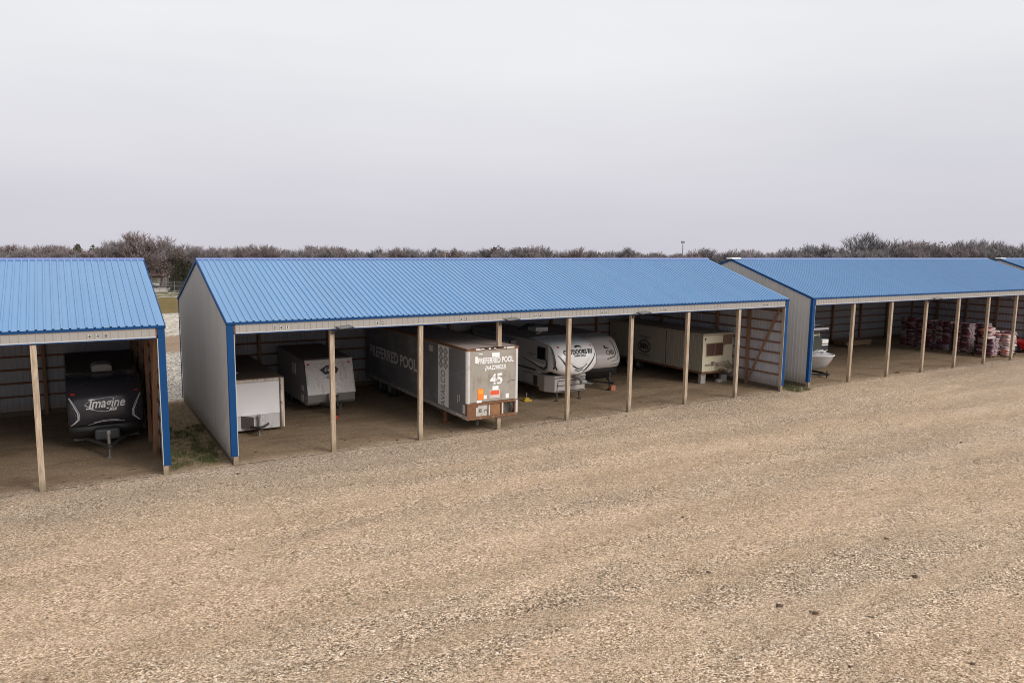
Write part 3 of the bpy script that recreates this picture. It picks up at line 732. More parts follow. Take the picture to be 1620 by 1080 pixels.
decal('lettering', [shift(text2d('45', .62, .0, .02, .62), 1.42, 2.26)], fDn, M['decalw'], Dt)
decal('stencil_gap', [rect2d(1.05,1.80,2.375,2.40), rect2d(1.05,1.80,2.13,2.155), rect2d(1.37,1.40,1.98,2.52)], lambda u,v: (u,-.009,v), M['D_nose'], Dt)
decal('sticker', [rect2d(1.18,1.56,3.24,3.42), rect2d(.38,.50,3.02,3.30), poly2d([(.50,3.42),(.74,3.42),(.70,3.36)]), rect2d(1.22,1.52,1.72,1.98), rect2d(.46,.70,1.30,1.42), rect2d(.80,.95,1.46,1.62), rect2d(1.88,2.04,1.40,1.60)], lambda u,v: (u,-.0075,v), M['decalw'], Dt)
decal('orange_sticker', [rect2d(.50,.80,1.44,1.92)], lambda u,v: (u,-.008,v), M['orange'], Dt)
decal('orange_sticker', [rect2d(.54,.76,1.70,1.88)], lambda u,v: (u,-.010,v), paint('amber_sticker',(.9,.36,.03),.5), Dt)
decal('sticker', [rect2d(1.08,1.60,1.46,1.82)], lambda u,v: (u,-.008,v), paint('pale_pink_sticker',(.62,.52,.48),.6), Dt)
decal('red_sticker', [rect2d(1.12,1.56,1.60,1.78)], lambda u,v: (u,-.010,v), paint('vermilion',(.72,.10,.035),.5), Dt)
decal('dent_scratch', [ribbon2d([(1.95,2.06),(2.1,2.15),(2.25,2.16),(2.36,2.17)],.022)], lambda u,v: (u,-.0065,v), M['dsteel'], Dt)

# ---- E: fifth wheel camper
M['E_cap'] = paint('silver_white_cap', (.82,.81,.82), .3, .06, 2)
M['E_side'] = paint('camper_pale_grey', (.40,.41,.43), .4, .07, 2)
M['E_low'] = paint('rose_grey_panel', (.40,.36,.345), .5, .08, 2)
M['E_roof'] = paint('camper_roof_rose', (.34,.26,.235), .8, .15, 2)
M['char'] = paint('charcoal_graphic', (.055,.055,.06), .35, .1)
xe = 17.42
E_ = thing('fifth_wheel_camper', 'pale fifth wheel camper with bulging front cap and black landing legs', 'camper', (xe, 3.0, 0))
prof = [(1.28,.62),(1.40,.24),(1.70,.05),(2.15,.0),(2.60,.14),(2.90,.42),(3.06,.85),(3.13,1.5),(3.18,2.4)]
mb, fE = cap_surface(0, 1.36, prof, .26, 6.5, .78, .10, .34)
obj('front_cap', mb, M['E_cap'], E_, True)
mb = MB(); mb.prism([(.78,1.62),(.78,2.86),(1.3,3.0),(9,3.02),(9,.62),(1.6,.62),(1.6,1.45),(1.0,1.45)],'x',-1.35,1.35); obj('body', mb, M['E_side'], E_, False, .02)
mb = MB(); mb.grid([[(u,y,2.99+.14*(1-(u/1.24)**2)+.03*min(1,(y-2.2)/2)) for u in (-1.33,-.9,-.4,0,.4,.9,1.33)] for y in (2.25,4,6,9)]); obj('roof', mb, M['E_roof'], E_, True)
mb = MB(); mb.grid([[(u,y,1.42) for u in (-1.2,0,1.2)] for y in (.8,2.3)]); obj('cap_underside', mb, M['black'], E_)
mb = MB(); mb.prism([(-1.36,1.6),(-1.36,1.05),(-1.05,.55),(.85,.50),(1.10,.9),(1.26,1.6)], 'z', .46, 1.32); obj('lower_front', mb, M['E_low'], E_, False, .03)
def band(name, pts, w, y, mat=M['char']):
    return decal(name, [ribbon2d(p, w*1.3) for p in pts], lambda u,v: (u, y+(u+1.05)/1.9*(-.05)-.006, v), mat, E_)
band('trim_line', [[(-1.04,1.20),(.84,1.20)],[(-.92,.54),(-.86,1.06),(.80,1.06)],[(-.95,.80),(.82,.80)],[(-1.0,.52),(.8,.52)],[(.82,.55),(.84,1.2)]], .035, .55)
for u in (-.88,.55):
    mb = MB(); mb.tube([(u,.62,.2),(u,.62,.6)],.05,8); mb.tube([(u,.62,.02),(u,.62,.25)],.035,8); mb.lathe([(0,.001),(0,.12),(.03,.12),(.04,.04)],(u,.62,0),'z',12); obj('landing_leg', mb, M['dsteel'], E_)
mb = MB(); mb.bar((.12,.9,1.40),(.30,.02,1.12),.34,.14); mb.box(.16,.46,-.16,.08,.92,1.10); mb.bar((.18,-.1,1.0),(.55,-.42,.96),.05,.05); mb.bar((.48,-.06,1.0),(.70,-.36,.96),.05,.05); obj('pin_box', mb, M['steel'], E_, False, .012)
decal('cap_vent', [poly2d([(-.18,1.60),(.52,1.60),(.42,1.37),(-.12,1.37)])], lambda u,v: fE(u,v), paint('vent_brown',(.15,.12,.10),.6), E_)
decal('lettering', [shift(text2d('OUTDOORS RV', .30, 0, .014, 1.84), .06, 2.56)], lambda u,v: fE(u,v,.02), M['decalk'], E_)
decal('lettering', [shift(text2d('TIMBER RIDGE', .13, 0, .004, .74), .12, 2.38)], lambda u,v: fE(u,v,.02), M['decalk'], E_)
decal('emblem', [poly2d([(.14+.20*math.cos(t), 2.80+.085*math.sin(t)) for t in [math.pi*k/10 for k in range(11)]]), poly2d([(-.10,2.79),(.0,2.86),(.04,2.76)]), poly2d([(.24,2.77),(.38,2.80),(.30,2.74)])], lambda u,v: fE(u,v,.02), M['decalk'], E_)
chev = [(-.70,2.28),(-.35,1.99),(-.05,1.83),(.10,1.80),(.30,1.86),(.55,2.06),(.72,2.30)]
decal('chevron', [ribbon2d(chev,[.03,.08,.11,.12,.11,.08,.03])], lambda u,v: fE(u,v,.03), M['white'], E_)
decal('chevron_dark_line', [ribbon2d([(a,b-.10) for a,b in chev[1:-1]],.06), ribbon2d([(-.16,1.66),(.10,1.58),(.34,1.67)],.05)], lambda u,v: fE(u,v,.014), M['char'], E_)  # charcoal graphic lines below the white chevron
for s in (-1,1):
    decal('swoosh', [ribbon2d([(s*1.16,2.45),(s*.85,2.05),(s*.55,1.68),(s*.38,1.5)],[.03,.09,.10,.03]), ribbon2d([(s*1.31,2.85),(s*1.325,2.3),(s*1.30,1.9),(s*1.15,1.68)],[.04,.07,.08,.05])], lambda u,v: fE(u,v,.014), M['char'], E_)
    decal('swoosh', [poly2d([(s*1.16,2.12),(s*.98,1.84),(s*.80,1.62),(s*.72,1.58),(s*.74,1.68),(s*.95,1.98)])], lambda u,v: fE(u,v,.012), M['white'], E_)
    decal('marker_lamp', [rect2d(s*1.02-.05,s*1.02+.05,2.80,2.86)], lambda u,v: fE(u,v,.02), M['red'], E_)
decal('corner_graphic', [ribbon2d([(-1.335,2.95),(-1.345,2.5),(-1.34,2.0),(-1.30,1.72)],[.06,.09,.09,.05])], lambda u,v: fE(u,v,.03), M['char'], E_)
def fEs(u,v): return (-1.358,u,v)
mb = MB(); mb.box(-1.385,-1.352,1.0,1.75,2.10,2.74); o = obj('window', mb, M['black'], E_, False, .05, 3)
mb = MB(); mb.box(-1.392,-1.386,1.07,1.68,2.16,2.68); obj('pane', mb, M['glass'], o)
decal('side_swoosh', [ribbon2d([(3.2,1.98),(2.4,1.86),(1.6,1.70),(1.15,1.62),(.90,1.78),(.86,2.0),(.98,2.18)],[.03,.08,.10,.10,.12,.12,.06])], fEs, M['char'], E_)
decal('side_swoosh', [ribbon2d([(3.0,2.0),(2.3,1.92),(1.6,1.80),(1.15,1.80),(.98,1.95)],[.02,.08,.14,.12,.04])], lambda u,v: (-1.36,u,v), M['white'], E_)
decal('side_lettering', [rect2d(2.0,2.8,2.28,2.31), rect2d(2.2,2.7,2.19,2.21)], fEs, M['char'], E_)
mb = MB(); mb.box(-1.375,-1.352,2.2,3.1,.70,1.25); obj('compartment_door', mb, M['E_side'], E_, False, .02)
decal('door_outline', [ribbon2d([(2.2,.70),(3.1,.70),(3.1,1.25),(2.2,1.25),(2.2,.70)],.03)], lambda u,v: (-1.378,u,v), M['char'], E_)
decal('side_band', [rect2d(1.9,9,1.42,1.52), rect2d(1.72,2.12,.64,1.18)], fEs, M['char'], E_)
mb = MB(); mb.box(-1.70,-1.36,3.9,8.2,.85,2.80); o = obj('slide_out', mb, M['E_side'], E_, False, .02)
mb = MB(); mb.box(-1.72,-1.702,5.4,6.6,1.6,2.4); obj('slide_window', mb, M['glass'], o)
mb = MB(); mb.box(-1.735,-1.702,3.88,3.98,.83,2.82); obj('slide_trim', mb, M['char'], o)
mb = MB(); mb.tube([(-1.3,2.3,2.95),(-1.3,7.5,2.98)],.05,8); obj('awning_roll', mb, M['char'], E_)
mb = MB(); mb.bar((-.62,3.0,3.2),(.0,3.5,3.24),.05,.05); mb.box(.1,.9,4.2,5.0,3.16,3.38); obj('roof_unit', mb, M['white'], E_)
mb = MB(); mb.tube([(-.2,5.4,3.15),(.2,5.3,3.42),(.7,5.3,3.42)],.1,8); obj('roof_cover', mb, M['black'], E_)
for s in (-1,1):
    for y in (5.6,6.5): wheel(E_, s*1.08, y, .38, .23, side=s)

# ---- F: second camper beside it
xf = 20.90
F_ = thing('travel_trailer', 'white camper with black underside, right beside the bulging fifth wheel', 'camper', (xf, 5.2, 0))
prof = [(1.16,.12),(1.32,.0),(1.55,-.05),(1.9,.02),(2.4,.30),(2.75,.62),(2.88,1.1),(2.92,1.9)]
M['F_cap'] = paint('warm_white_cap', (.62,.57,.55), .35, .06, 2)
mb, fF = cap_surface(0, 1.22, prof, .30, 4, 2.0, .10); obj('front_cap', mb, M['F_cap'], F_, True)
mb, fF2 = cap_surface(0, 1.21, [(.42,.75),(.62,.40),(.90,.18),(1.18,.14)], .30, 4, 2.0); obj('lower_shell', mb, M['black'], F_, True)
obj('body', MB().box(-1.21,1.21,2.0,6.8,.45,2.80), M['E_side'], F_, False, .02)
obj('roof', MB().box(-1.18,1.18,2.0,6.8,2.805,2.90), M['E_roof'], F_)
decal('trim_line', [ribbon2d([(.62,2.62),(.76,2.45),(.78,1.95),(.62,1.78),(.1,1.66)],.06), ribbon2d([(.95,2.3),(1.02,1.85),(.85,1.62)],.045), ribbon2d([(.4,1.5),(.9,1.6)],.03)], lambda u,v: fF(u,v,.014), M['char'], F_)
decal('emblem', [ring2d(.50,2.02,.12,.11,.04), ring2d(.50,2.02,.04,.04,.03), ring2d(.22,2.02,.12,.11,.04), poly2d([(.0,2.34),(.08,2.42),(.16,2.30),(.36,2.28),(.36,2.25),(.1,2.22)])], lambda u,v: fF(u,v,.018), M['decalk'], F_)
decal('chrome_band', [ribbon2d([(.35,1.24),(1.12,1.28)],.045), ribbon2d([(.45,1.36),(1.14,1.42)],.03)], lambda u,v: fF(u,v,.02), M['white'], F_)
decal('chrome_dark_line', [ribbon2d([(.4,1.31),(1.13,1.35)],.04)], lambda u,v: fF(u,v,.016), M['char'], F_)  # charcoal stripe between the two white bands
frame_hitch(F_, .0, .4, -.6, .7, .40, .02, .04, 'dsteel')
for s in (-1,1):
    for y in (3.5,4.4): wheel(F_, s*1.05, y, .36, .22, side=s)

# ---- G: cream site office trailer
M['G_end'] = paint('cream_end_wall', (.62,.57,.42), .55, .06, 2, dirt=(.40,.32,.2), dirt_amt=.1)
M['G_side'] = paint('drab_cream_side', (.36,.335,.275), .55, .08, 2, dirt=(.25,.22,.18), dirt_amt=.15)
G_ = thing('office_trailer', 'cream site office trailer on blocks with boarded window, nearest right end', 'trailer', (26.66, 3.5, 0))
GW = 2.44
gp = rib_profile(8.6, .2, .010, .7)
mb = MB(); mb.grid([[(-h, s, z) for s,h in gp] for z in (.74,2.88)]); obj('side_wall', mb, M['G_side'], G_)
mb = MB(); mb.box(.002,GW,.0,8.6,.74,2.88); obj('body', mb, M['G_end'], G_)
mb = MB(); mb.box(-.06,GW+.06,-.07,8.7,2.90,2.965); obj('roof', mb, paint('office_roof',(.40,.34,.27),.7,.15,2), G_)
mb = MB(); mb.box(-.03,GW+.03,-.035,8.65,2.83,2.899); obj('roof_trim', mb, paint('roof_trim_drab',(.33,.29,.22),.6), G_)  # trim painted a drab brown, deeper than the roof
mb = MB(); mb.box(-.03,GW+.02,-.03,8.6,.62,.738); obj('base_frame', mb, M['rust'], G_)
mb = MB()
for a in ((.28,1.60,.28,.34),(.28,1.60,1.0,1.06)): pass
mb.box(.26,1.66,-.03,-.002,1.62,1.66); mb.box(.26,1.66,-.03,-.002,2.36,2.40); mb.box(.26,.31,-.03,-.002,1.66,2.36); mb.box(1.61,1.66,-.03,-.002,1.66,2.36); mb.box(.94,.97,-.03,-.002,1.66,2.36)
o = obj('window', mb, paint('rusted_window_frame',(.30,.20,.13),.7), G_)
mb = MB(); mb.box(.31,.94,-.012,-.003,1.66,2.36); mb.box(.97,1.61,-.012,-.003,1.66,2.36); obj('pane', mb, paint('brown_board',(.075,.035,.025),.7,.3,6), o)
mb = MB(); mb.prism([(1.62,2.82),(GW-.04,2.82),(GW-.04,2.24),(1.82,2.26),(1.62,2.06)], 'y', -.008, -.001); obj('bare_patch', mb, paint('brown_bare_wall',(.20,.125,.085),.8,.25,4), G_)
mb = MB(); mb.box(1.60,1.612,-.006,-.001,.8,2.8); obj('end_seam', mb, M['G_side'], G_)
mb = MB(); mb.bar((.25,-.05,1.13),(1.15,-.10,1.16),.05,.07); mb.bar((1.05,-.10,1.16),(1.75,-.35,1.24),.10,.10); mb.bar((1.72,-.35,1.32),(2.35,-.12,.72),.09,.12); mb.bar((1.1,-.2,1.05),(1.75,-.55,.78),.12,.1); mb.bar((1.3,-.1,.80),(2.3,-.2,.70),.1,.1); mb.box(1.55,1.85,-.6,-.3,.70,.9)
mb.lathe([(0,.08),(0,.15),(.05,.15),(.05,.08),(0,.08)],(1.85,-.45,1.05),'y',14); mb.box(.75,.95,-.14,-.02,1.1,1.3)
obj('folded_hitch', mb, paint('flaky_steel',(.27,.215,.165),.75,.3,6,dirt=(.14,.07,.04),dirt_amt=.3), G_)
decal('marker_lamp', [rect2d(.14,.24,2.58,2.72)], lambda u,v:(u,-.006,v), M['decalk'], G_)
decal('side_joint', [rect2d(3.05,3.09,.78,2.85)], lambda u,v:(-.014,u,v), M['decalk'], G_)
lg = text2d('BEN', .46, 0, .022, .78); cx, cz = 5.05, 1.62
decal('lettering', [([(cx-a, cz+b) for a,b in lg[0]], lg[1]), ring2d(cx,cz,.56,.36,.07)], lambda u,v:(-.016,u,v), M['decalk'], G_)
decal('small_lettering', [rect2d(cx-.55,cx+.55,2.20,2.26), rect2d(cx-.35,cx+.3,2.06,2.11), rect2d(cx-.5,cx+.55,1.10,1.15), rect2d(cx-.5,cx+.2,1.00,1.04)], lambda u,v:(-.016,u,v), paint('worn_lettering',(.12,.11,.10),.6), G_)
for y in (5.8,6.8):
    for u,s in ((.3,-1),(GW-.3,1)): wheel(G_, u, y, .36, .22, side=s)

def block_stack(x, y, n, label):
    t = thing('concrete_blocks', label, 'blocks', (x,y,0))
    for k in range(n):
        mb = MB(); mb.box(-.2,.2,-.1,.1,.2*k+.001,.2*k+.195)
        o = obj('block', mb, M['concrete'], t, False, .008)
        o.rotation_euler = (0,0,R.uniform(-.3,.3))
block_stack(26.95, 3.75, 3, 'grey concrete block stack under the office trailer near its left corner')
block_stack(28.15, 3.55, 1, 'single grey concrete block on the dirt below the rusty office hitch')
block_stack(28.70, 3.75, 2, 'two stacked grey blocks right of the rusty office trailer hitch')
t = thing('support_block', 'red wooden block under the jack of the black bottomed camper', 'block', (20.9,4.72,0))
mb = MB(); mb.box(-.13,.17,-.28,-.09,.0,.28); obj('block', mb, paint('red_brown_block',(.40,.14,.09),.8,.25,8), t, False, .01)
t = thing('jack_stand', 'small yellow jack stand on dirt left of the fifth wheel camper', 'jack stand', (15.2,4.4,0))
mb = MB(); mb.prism([(-.22,-.18),(.22,-.18),(.22,.18),(-.22,.18)],'z',0,.08); mb.box(-.12,.12,-.1,.1,.08,.16); obj('base', mb, paint('yellow_paint',(.50,.34,.03),.6), t, False, .01)
mb = MB(); mb.tube([(0,0,.15),(0,0,.42)],.03,8); obj('stem', mb, M['steel'], t)
o = obj('red_ball', MB().ball((0,0,.12),.12,.12,.12,16,10), paint('bright_red_plastic',(.75,.02,.015),.45), None, True); o.location = (5.30,4.95,0)
tag(o, 'small bright red ball on the dirt beside the second post', 'ball')
t = thing('timber_block', 'dark square timber pad under the black camper hitch jack', 'block', (-3.8,3.15,0))
mb = MB(); mb.box(-.16,.16,-.16,.16,0,.018); obj('pad', mb, M['stud'], t)

# ------------------------------------------------------------------ right shed contents
M['hull'] = paint('silver_gelcoat', (.52,.53,.55), .25, .06, 2, coat=.3)
M['canvas'] = paint('grey_boat_canvas', (.48,.47,.50), .8, .2, 4)
M['green'] = paint('dark_green_canvas', (.030,.036,.026), .8, .2, 4)
Bt = thing('motor_boat', 'silver motor boat with black stripe and grey bow cover beside the wall', 'boat', (35.30, 1.20, 0)); Bt.scale = (1.1, 1.1, 1.1)
def hull_pt(t, v):   # t 0 bow..1 stern, v -1..1 across the section (keel at 0)
    hw = 1.25*max(0,1-(1-t)**7)**.6
    keel = .12+.42*(1-t)**6; sheer = 1.05+.20*(1-t)**1.5
    a = abs(v); z = keel+(sheer-keel)*(a**1.7); x = hw*(a**.55)*(1 if v >= 0 else -1)
    y = 6.2*t + .55*(1-a)*(1-t)**2
    return (x, y, z)
ts = [0,.015,.04,.08,.14,.22,.32,.45,.6,.8,1]; vv = [-1,-.85,-.65,-.45,-.25,-.1,0,.1,.25,.45,.65,.85,1]
obj('hull', MB().grid([[hull_pt(t_,v) for v in vv] for t_ in ts]), M['hull'], Bt, True)
mb = MB()
for s in (-1,1): mb.tube([(hull_pt(t_,s)[0],hull_pt(t_,s)[1],hull_pt(t_,s)[2]+.02) for t_ in ts],.04,6)
obj('rub_rail', mb, M['white'], Bt, True)
for s in (-1,1):
    mb = MB(); mb.grid([[(hull_pt(t_,s*q)[0]*1.012+s*.01,hull_pt(t_,s*q)[1]-.015,hull_pt(t_,s*q)[2]) for q in (a_,.95)] for t_,a_ in ((.10,.92),(.16,.72),(.3,.62),(.5,.58),(.8,.56))]); obj('hull_stripe', mb, M['black'], Bt, True)
mb = MB(); rr = random.Random(9)
rows = []
for t_ in (0.01,.05,.1,.16,.22,.3,.38):
    w, y, z = hull_pt(t_,1)
    rows.append([(w*q*.97, y+.03, z+.03+.42*(1-q*q)*min(1,t_*5)+rr.uniform(-.045,.045)) for q in (-1,-.8,-.5,-.2,0,.2,.5,.8,1)])
mb.grid(rows); obj('bow_cover', mb, M['canvas'], Bt, False)
mb = MB(); mb.tube([(-.5,.55,1.52),(-.1,.42,1.50),(.35,.6,1.52)],.02,6); mb.tube([(-.9,1.5,1.4),(-.3,1.35,1.58),(.3,1.35,1.58),(.9,1.5,1.4)],.022,6); mb.bar((-.2,.35,1.46),(.2,1.9,1.66),.04,.04); obj('cover_strap', mb, M['white'], Bt)
mb = MB(); mb.prism([(.85,1.2),(1.15,2.62),(1.25,2.62),(1.05,1.2)],'x',-1.05,.35); obj('windscreen_cover', mb, M['green'], Bt, False, .02)
decal('canvas_mark', [rect2d(-.42+.10*k,-.35+.10*k,2.30,2.38) for k in range(6)]+[ring2d(.24,2.34,.05,.05,.03,10)], lambda u,v:(u,.85+(v-1.2)*.211-.012,v), paint('yellowed_mark',(.50,.46,.33),.6), Bt)
for s in (-1,1):
    mb = MB(); mb.tube([(s*1.05,2.6,1.0),(s*1.0,2.0,2.0),(s*.95,1.9,2.80)],.035,8); mb.tube([(s*1.05,3.2,1.0),(s*.95,2.1,2.80)],.03,8); obj('tower_leg', mb, M['black'], Bt)
mb = MB(); mb.grid([[(u,y,2.80+.16*(1-u*u)-.05*((y-2.2)/1.0)**2) for u in (-1.1,-.6,-.2,.2,.6,1.05)] for y in (1.0,1.5,2.2,2.8,3.4)]); mb.box(-1.05,1.0,1.05,3.4,2.62,2.74); obj('bimini_top', mb, M['canvas'], Bt)
mb = MB(); mb.box(.45,1.0,1.0,1.3,1.82,2.06); mb.box(.45,1.0,1.0,1.3,1.70,1.77); obj('seat_cushion', mb, M['white'], Bt, False, .03)
mb = MB(); mb.box(.48,1.0,1.03,1.45,1.1,1.70); obj('seat_base', mb, paint('navy_vinyl',(.02,.022,.035),.5), Bt)
mb = MB(); mb.bar((-.5,.9,.16),(-.5,6,.16),.08,.12); mb.bar((.5,.9,.16),(.5,6,.16),.08,.12); mb.bar((-.5,.9,.16),(0,.25,.2),.08,.1); mb.bar((.5,.9,.16),(0,.25,.2),.08,.1); mb.box(-.08,.08,.1,.3,.14,.28); obj('cradle_frame', mb, M['dsteel'], Bt)
mb = MB(); mb.tube([(0,.25,.0),(0,.25,.40)],.035,8); obj('trailer_jack', mb, M['dsteel'], Bt)
for s in (-1,1): wheel(Bt, s*1.0, 4.3, .32, .2, side=s)
mb = MB(); mb.box(.98,1.06,.75,1.05,.75,1.1); obj('side_fender', mb, M['red'], Bt, False, .03)

# red car nosed out at the far right
def make_car(name, label, cat, loc, rz, paintm, Lc=4.5, W=1.8, hood=.95, roof=1.38, sx=1, van=False, group=None):
    t = thing(name, label, cat, loc, rz, group)
    arch = lambda c, r=.38, n=8: [(c-r*math.cos(math.pi*k/n), .30+r*math.sin(math.pi*k/n)) for k in range(n+1)]
    low = [(.05,.30)]+arch(.9)+arch(Lc-.95)+[(Lc-.05,.32)]
    up = [(Lc,.62),(Lc-.05,hood+.05),(Lc-.7,hood+.06),(Lc*.72,hood+.05),(Lc*.36,hood+.02),(.35,hood-.12),(.06,hood-.24),(.0,.5)]
    mb = MB(); mb.prism(low+up, 'x', -W/2, W/2); obj('body', mb, paintm, t, False, .05, 3)
    a = (.30 if van else .37)*Lc; e = (.97 if van else .82)*Lc
    cab = [(a-.35,hood-.02),(a+.30,roof-.03),(a+.6,roof),(e-.5,roof),(e-.1 if van else e-.25,roof-.05),(e,hood+.04)]
    mb = MB(); n = len(cab)
    for s in (-1,1): mb.v += [(s*(W/2-.06-.14*(z-hood)/(roof-hood)), y, z) for y,z in cab]
    mb.f = [tuple(range(n-1,-1,-1)), tuple(range(n,2*n))]+[(i,(i+1)%n,n+(i+1)%n,n+i) for i in range(n)]
    obj('cabin', mb, paintm, t, False, .03)
    for s in (-1,1):
        def sp(y,z): return (s*(W/2-.06-.14*(z-hood)/(roof-hood)+.008), y, z)
        mb = MB(); mb.add([sp(a-.05,hood+.06),sp(a+.38,roof-.08),sp((a+e)/2-.04,roof-.07),sp((a+e)/2-.04,hood+.06)],[(0,1,2,3)]); obj('window', mb, M['glass'], t)
        mb = MB(); mb.add([sp((a+e)/2+.04,hood+.06),sp((a+e)/2+.04,roof-.07),sp(e-.45,roof-.1),sp(e-.2,hood+.1)],[(0,1,2,3)]); obj('window', mb, M['glass'], t)
        mb = MB(); mb.box(*sorted((s*W*.28,s*W*.44)),-.02,.06,.62,.74); obj('headlight', mb, M['white'], t, False, .02)
        for y in (.9, Lc-.95):
            wheel(t, s*(W/2-.10), y, .33, .22, .68, side=s)
        mb = MB(); mb.box(*sorted((s*W/2,s*(W/2+.16))), a+.0, a+.12, hood, hood+.14); obj('mirror', mb, paintm, t, False, .02)
    mb = MB(); k=W/2-.22
    mb.add([(-k-.05,a-.30,hood+.03),(k+.05,a-.30,hood+.03),(k-.05,a+.26,roof-.06),(-k+.05,a+.26,roof-.06)],[(0,1,2,3)]); mb.v=[(p[0],p[1]-.012,p[2]+.012) for p in mb.v]
    obj('windscreen', mb, M['glass'], t)
    obj('bumper', MB().box(-W/2+.08,W/2-.08,-.05,.02,.32,.5), M['black'], t, False, .02)
    return t
make_car('parked_car', 'bright red car nosed toward the yard at the right picture edge', 'car', (59.75, 1.0, 0), 0, paint('red_car_paint',(.42,.012,.014),.25,.05,2,coat=.6))

# bagged goods on pallets
def bag_mat(name, c1, c2, white):
    m, nt, b = newmat(name)
    tc = N(nt, 'ShaderNodeTexCoord').outputs['Object']
    sx = N(nt, 'ShaderNodeSeparateXYZ'); nt.links.new(tc, sx.inputs[0])
    oi = N(nt, 'ShaderNodeObjectInfo').outputs['Random']
    f = noise(nt, tc, 7, 4)
    col = mixc(nt, oi, c1, c2)
    # pale printed bands across the bag and pale end folds
    wv = math_(nt, 'ABSOLUTE', math_(nt, 'SINE', math_(nt, 'MULTIPLY_ADD', sx.outputs[0], 7., math_(nt, 'MULTIPLY', oi, 9.))))
    col = mixc(nt, mapr(nt, wv, .80, .93, 0, white), col, (.52,.45,.46))
    e = mapr(nt, math_(nt, 'ABSOLUTE', sx.outputs[1]), .22, .27, 0, white)
    col = mixc(nt, math_(nt, 'MULTIPLY', e, mapr(nt, f, .38, .55)), col, (.60,.54,.53))
    col = mixc(nt, mapr(nt, f, .62, .70, 0, .5), col, (.42,.05,.05))
    nt.links.new(col, b.inputs['Base Color']); b.inputs['Roughness'].default_value = .38
    return m
def bag_mesh(seed, mat, lx=1.08, ly=.58, lz=.155):
    r = random.Random(seed); rows = []; nu, nv = 14, 9
    def se(t, p): c = math.cos(t); return math.copysign(abs(c)**p, c)
    for i in range(nv+1):
        ph = -math.pi/2+math.pi*i/nv; row = []
        for k in range(nu+1):
            th = 2*math.pi*(k%nu)/nu
            cp = abs(math.cos(ph))**.55; sp_ = math.copysign(abs(math.sin(ph))**.75, math.sin(ph))
            x = lx/2*cp*se(th,.35); y = ly/2*cp*se(th-math.pi/2,.35)
            rr_ = random.Random(seed*1000+i*50+(k%nu)); j = .012
            row.append((x+rr_.uniform(-j,j), y+rr_.uniform(-j,j), lz/2*sp_+lz/2+rr_.uniform(-j,j)*.7))
        rows.append(row)
    return MB().grid(rows).mesh('feed_bag', mat, True)
bm1 = bag_mat('purple_feed_bag', (.11,.048,.085), (.24,.058,.075), .6)
bm2 = bag_mat('loose_printed_bag', (.62,.60,.62), (.60,.13,.06), .9)
bm3 = bag_mat('red_feed_bag', (.24,.02,.025), (.32,.028,.03), .25)
bags1 = [bag_mesh(s, bm1) for s in (1,2,3)]; bags2 = [bag_mesh(s, bm2, 1.0, .62, .16) for s in (4,5,6)]; bags3 = [bag_mesh(s, bm3) for s in (7,)]
rb = random.Random(21)
def pallet(x, y, z, label, group='pallets under the bag stacks'):
    t = thing('pallet', label, 'pallet', (x,y,z), 0, group)
    mb = MB()
    for k in range(5): mb.box(-.6,.6,-.6+.265*k,-.46+.265*k,.10,.125)
    obj('deck', mb, M['stud'], t)
    for k in (-.55,0,.55):
        obj('runner', MB().box(k-.05,k+.05,-.6,.6,0,.099), M['stud'], t)
def stack(x, y, n, label, group, meshes, messy=0, plabel=None, rows=((0,-.3),(0,.3))):
    pallet(x, y, 0, plabel)
    z = .125
    for k in range(n):
        for dx, dy in rows:
            o = obj('feed_bag', rb.choice(meshes))
            o.location = (x+dx+rb.uniform(-.04,.04)*(1+messy*3), y+dy+rb.uniform(-.025,.025)*(1+messy*5), z)
            o.rotation_euler = (rb.uniform(-.5,.5)*messy*.35, rb.uniform(-.5,.5)*messy*.3, rb.uniform(-.06,.06)*(1+messy*6))
            o.scale = (1,1,rb.uniform(.92,1.08))
            tag(o, label, 'feed bag', group)
        z += .15*(1-.1*messy)
stack(54.75, 8.0, 15, 'purple feed bag in the stack farthest back in the right shed', 'bags of the farthest back stack', bags1, 0, 'wooden pallet under the farthest back bag stack')
stack(54.78, 6.55, 15, 'purple feed bag in the second stack from the shed back wall', 'bags of the second stack from the back', bags1, .05, 'wooden pallet under the second bag stack from the back')
stack(54.70, 5.05, 15, 'purple feed bag with white ends in the middle tall stack', 'bags of the middle tall stack', bags1, 0, 'wooden pallet under the middle tall bag stack')
stack(54.60, 3.60, 15, 'purple feed bag in the tall stack behind the front untidy heap', 'bags of the tall stack behind the heap', bags1, .05, 'wooden pallet under the tall stack behind the heap')
stack(55.95, 3.1, 15, 'pink banded feed bag in the tall stack rising above the heap', 'bags of the stack above the heap', bags1, .05, 'wooden pallet under the tall stack rising above the heap')
stack(54.45, 1.75, 9, 'purple feed bag under the torn bags of the front heap', 'bags low in the front heap', bags1, .15, 'wooden pallet under the left front heap')
stack(55.75, 1.30, 11, 'torn white and orange bag in the untidy front heap', 'torn bags of the front heap', bags2, .55, 'wooden pallet under the right untidy heap')
stack(57.3, 1.9, 11, 'white ended feed bag in the neat stack by the red car', 'bags of the stack by the car', bags1, .08, 'wooden pallet under the stack by the red car')
stack(57.6, 4.3, 12, 'dark red feed bag in the stack behind the untidy heap', 'dark red bags behind the heap', bags3, .05, 'wooden pallet under the dark red bags')
for k in range(7):
    o = obj('feed_bag', bags2[k%3]); o.location = (54.3+.12*(k%3), 1.75+.25*rb.uniform(-1,1), 1.45+.09*k); o.rotation_euler = (rb.uniform(-.3,.3), rb.uniform(-.3,.3), rb.uniform(-.9,.9))
    tag(o, 'crumpled silver bag thrown on top of the purple front heap', 'feed bag', 'crumpled bags on the heap')
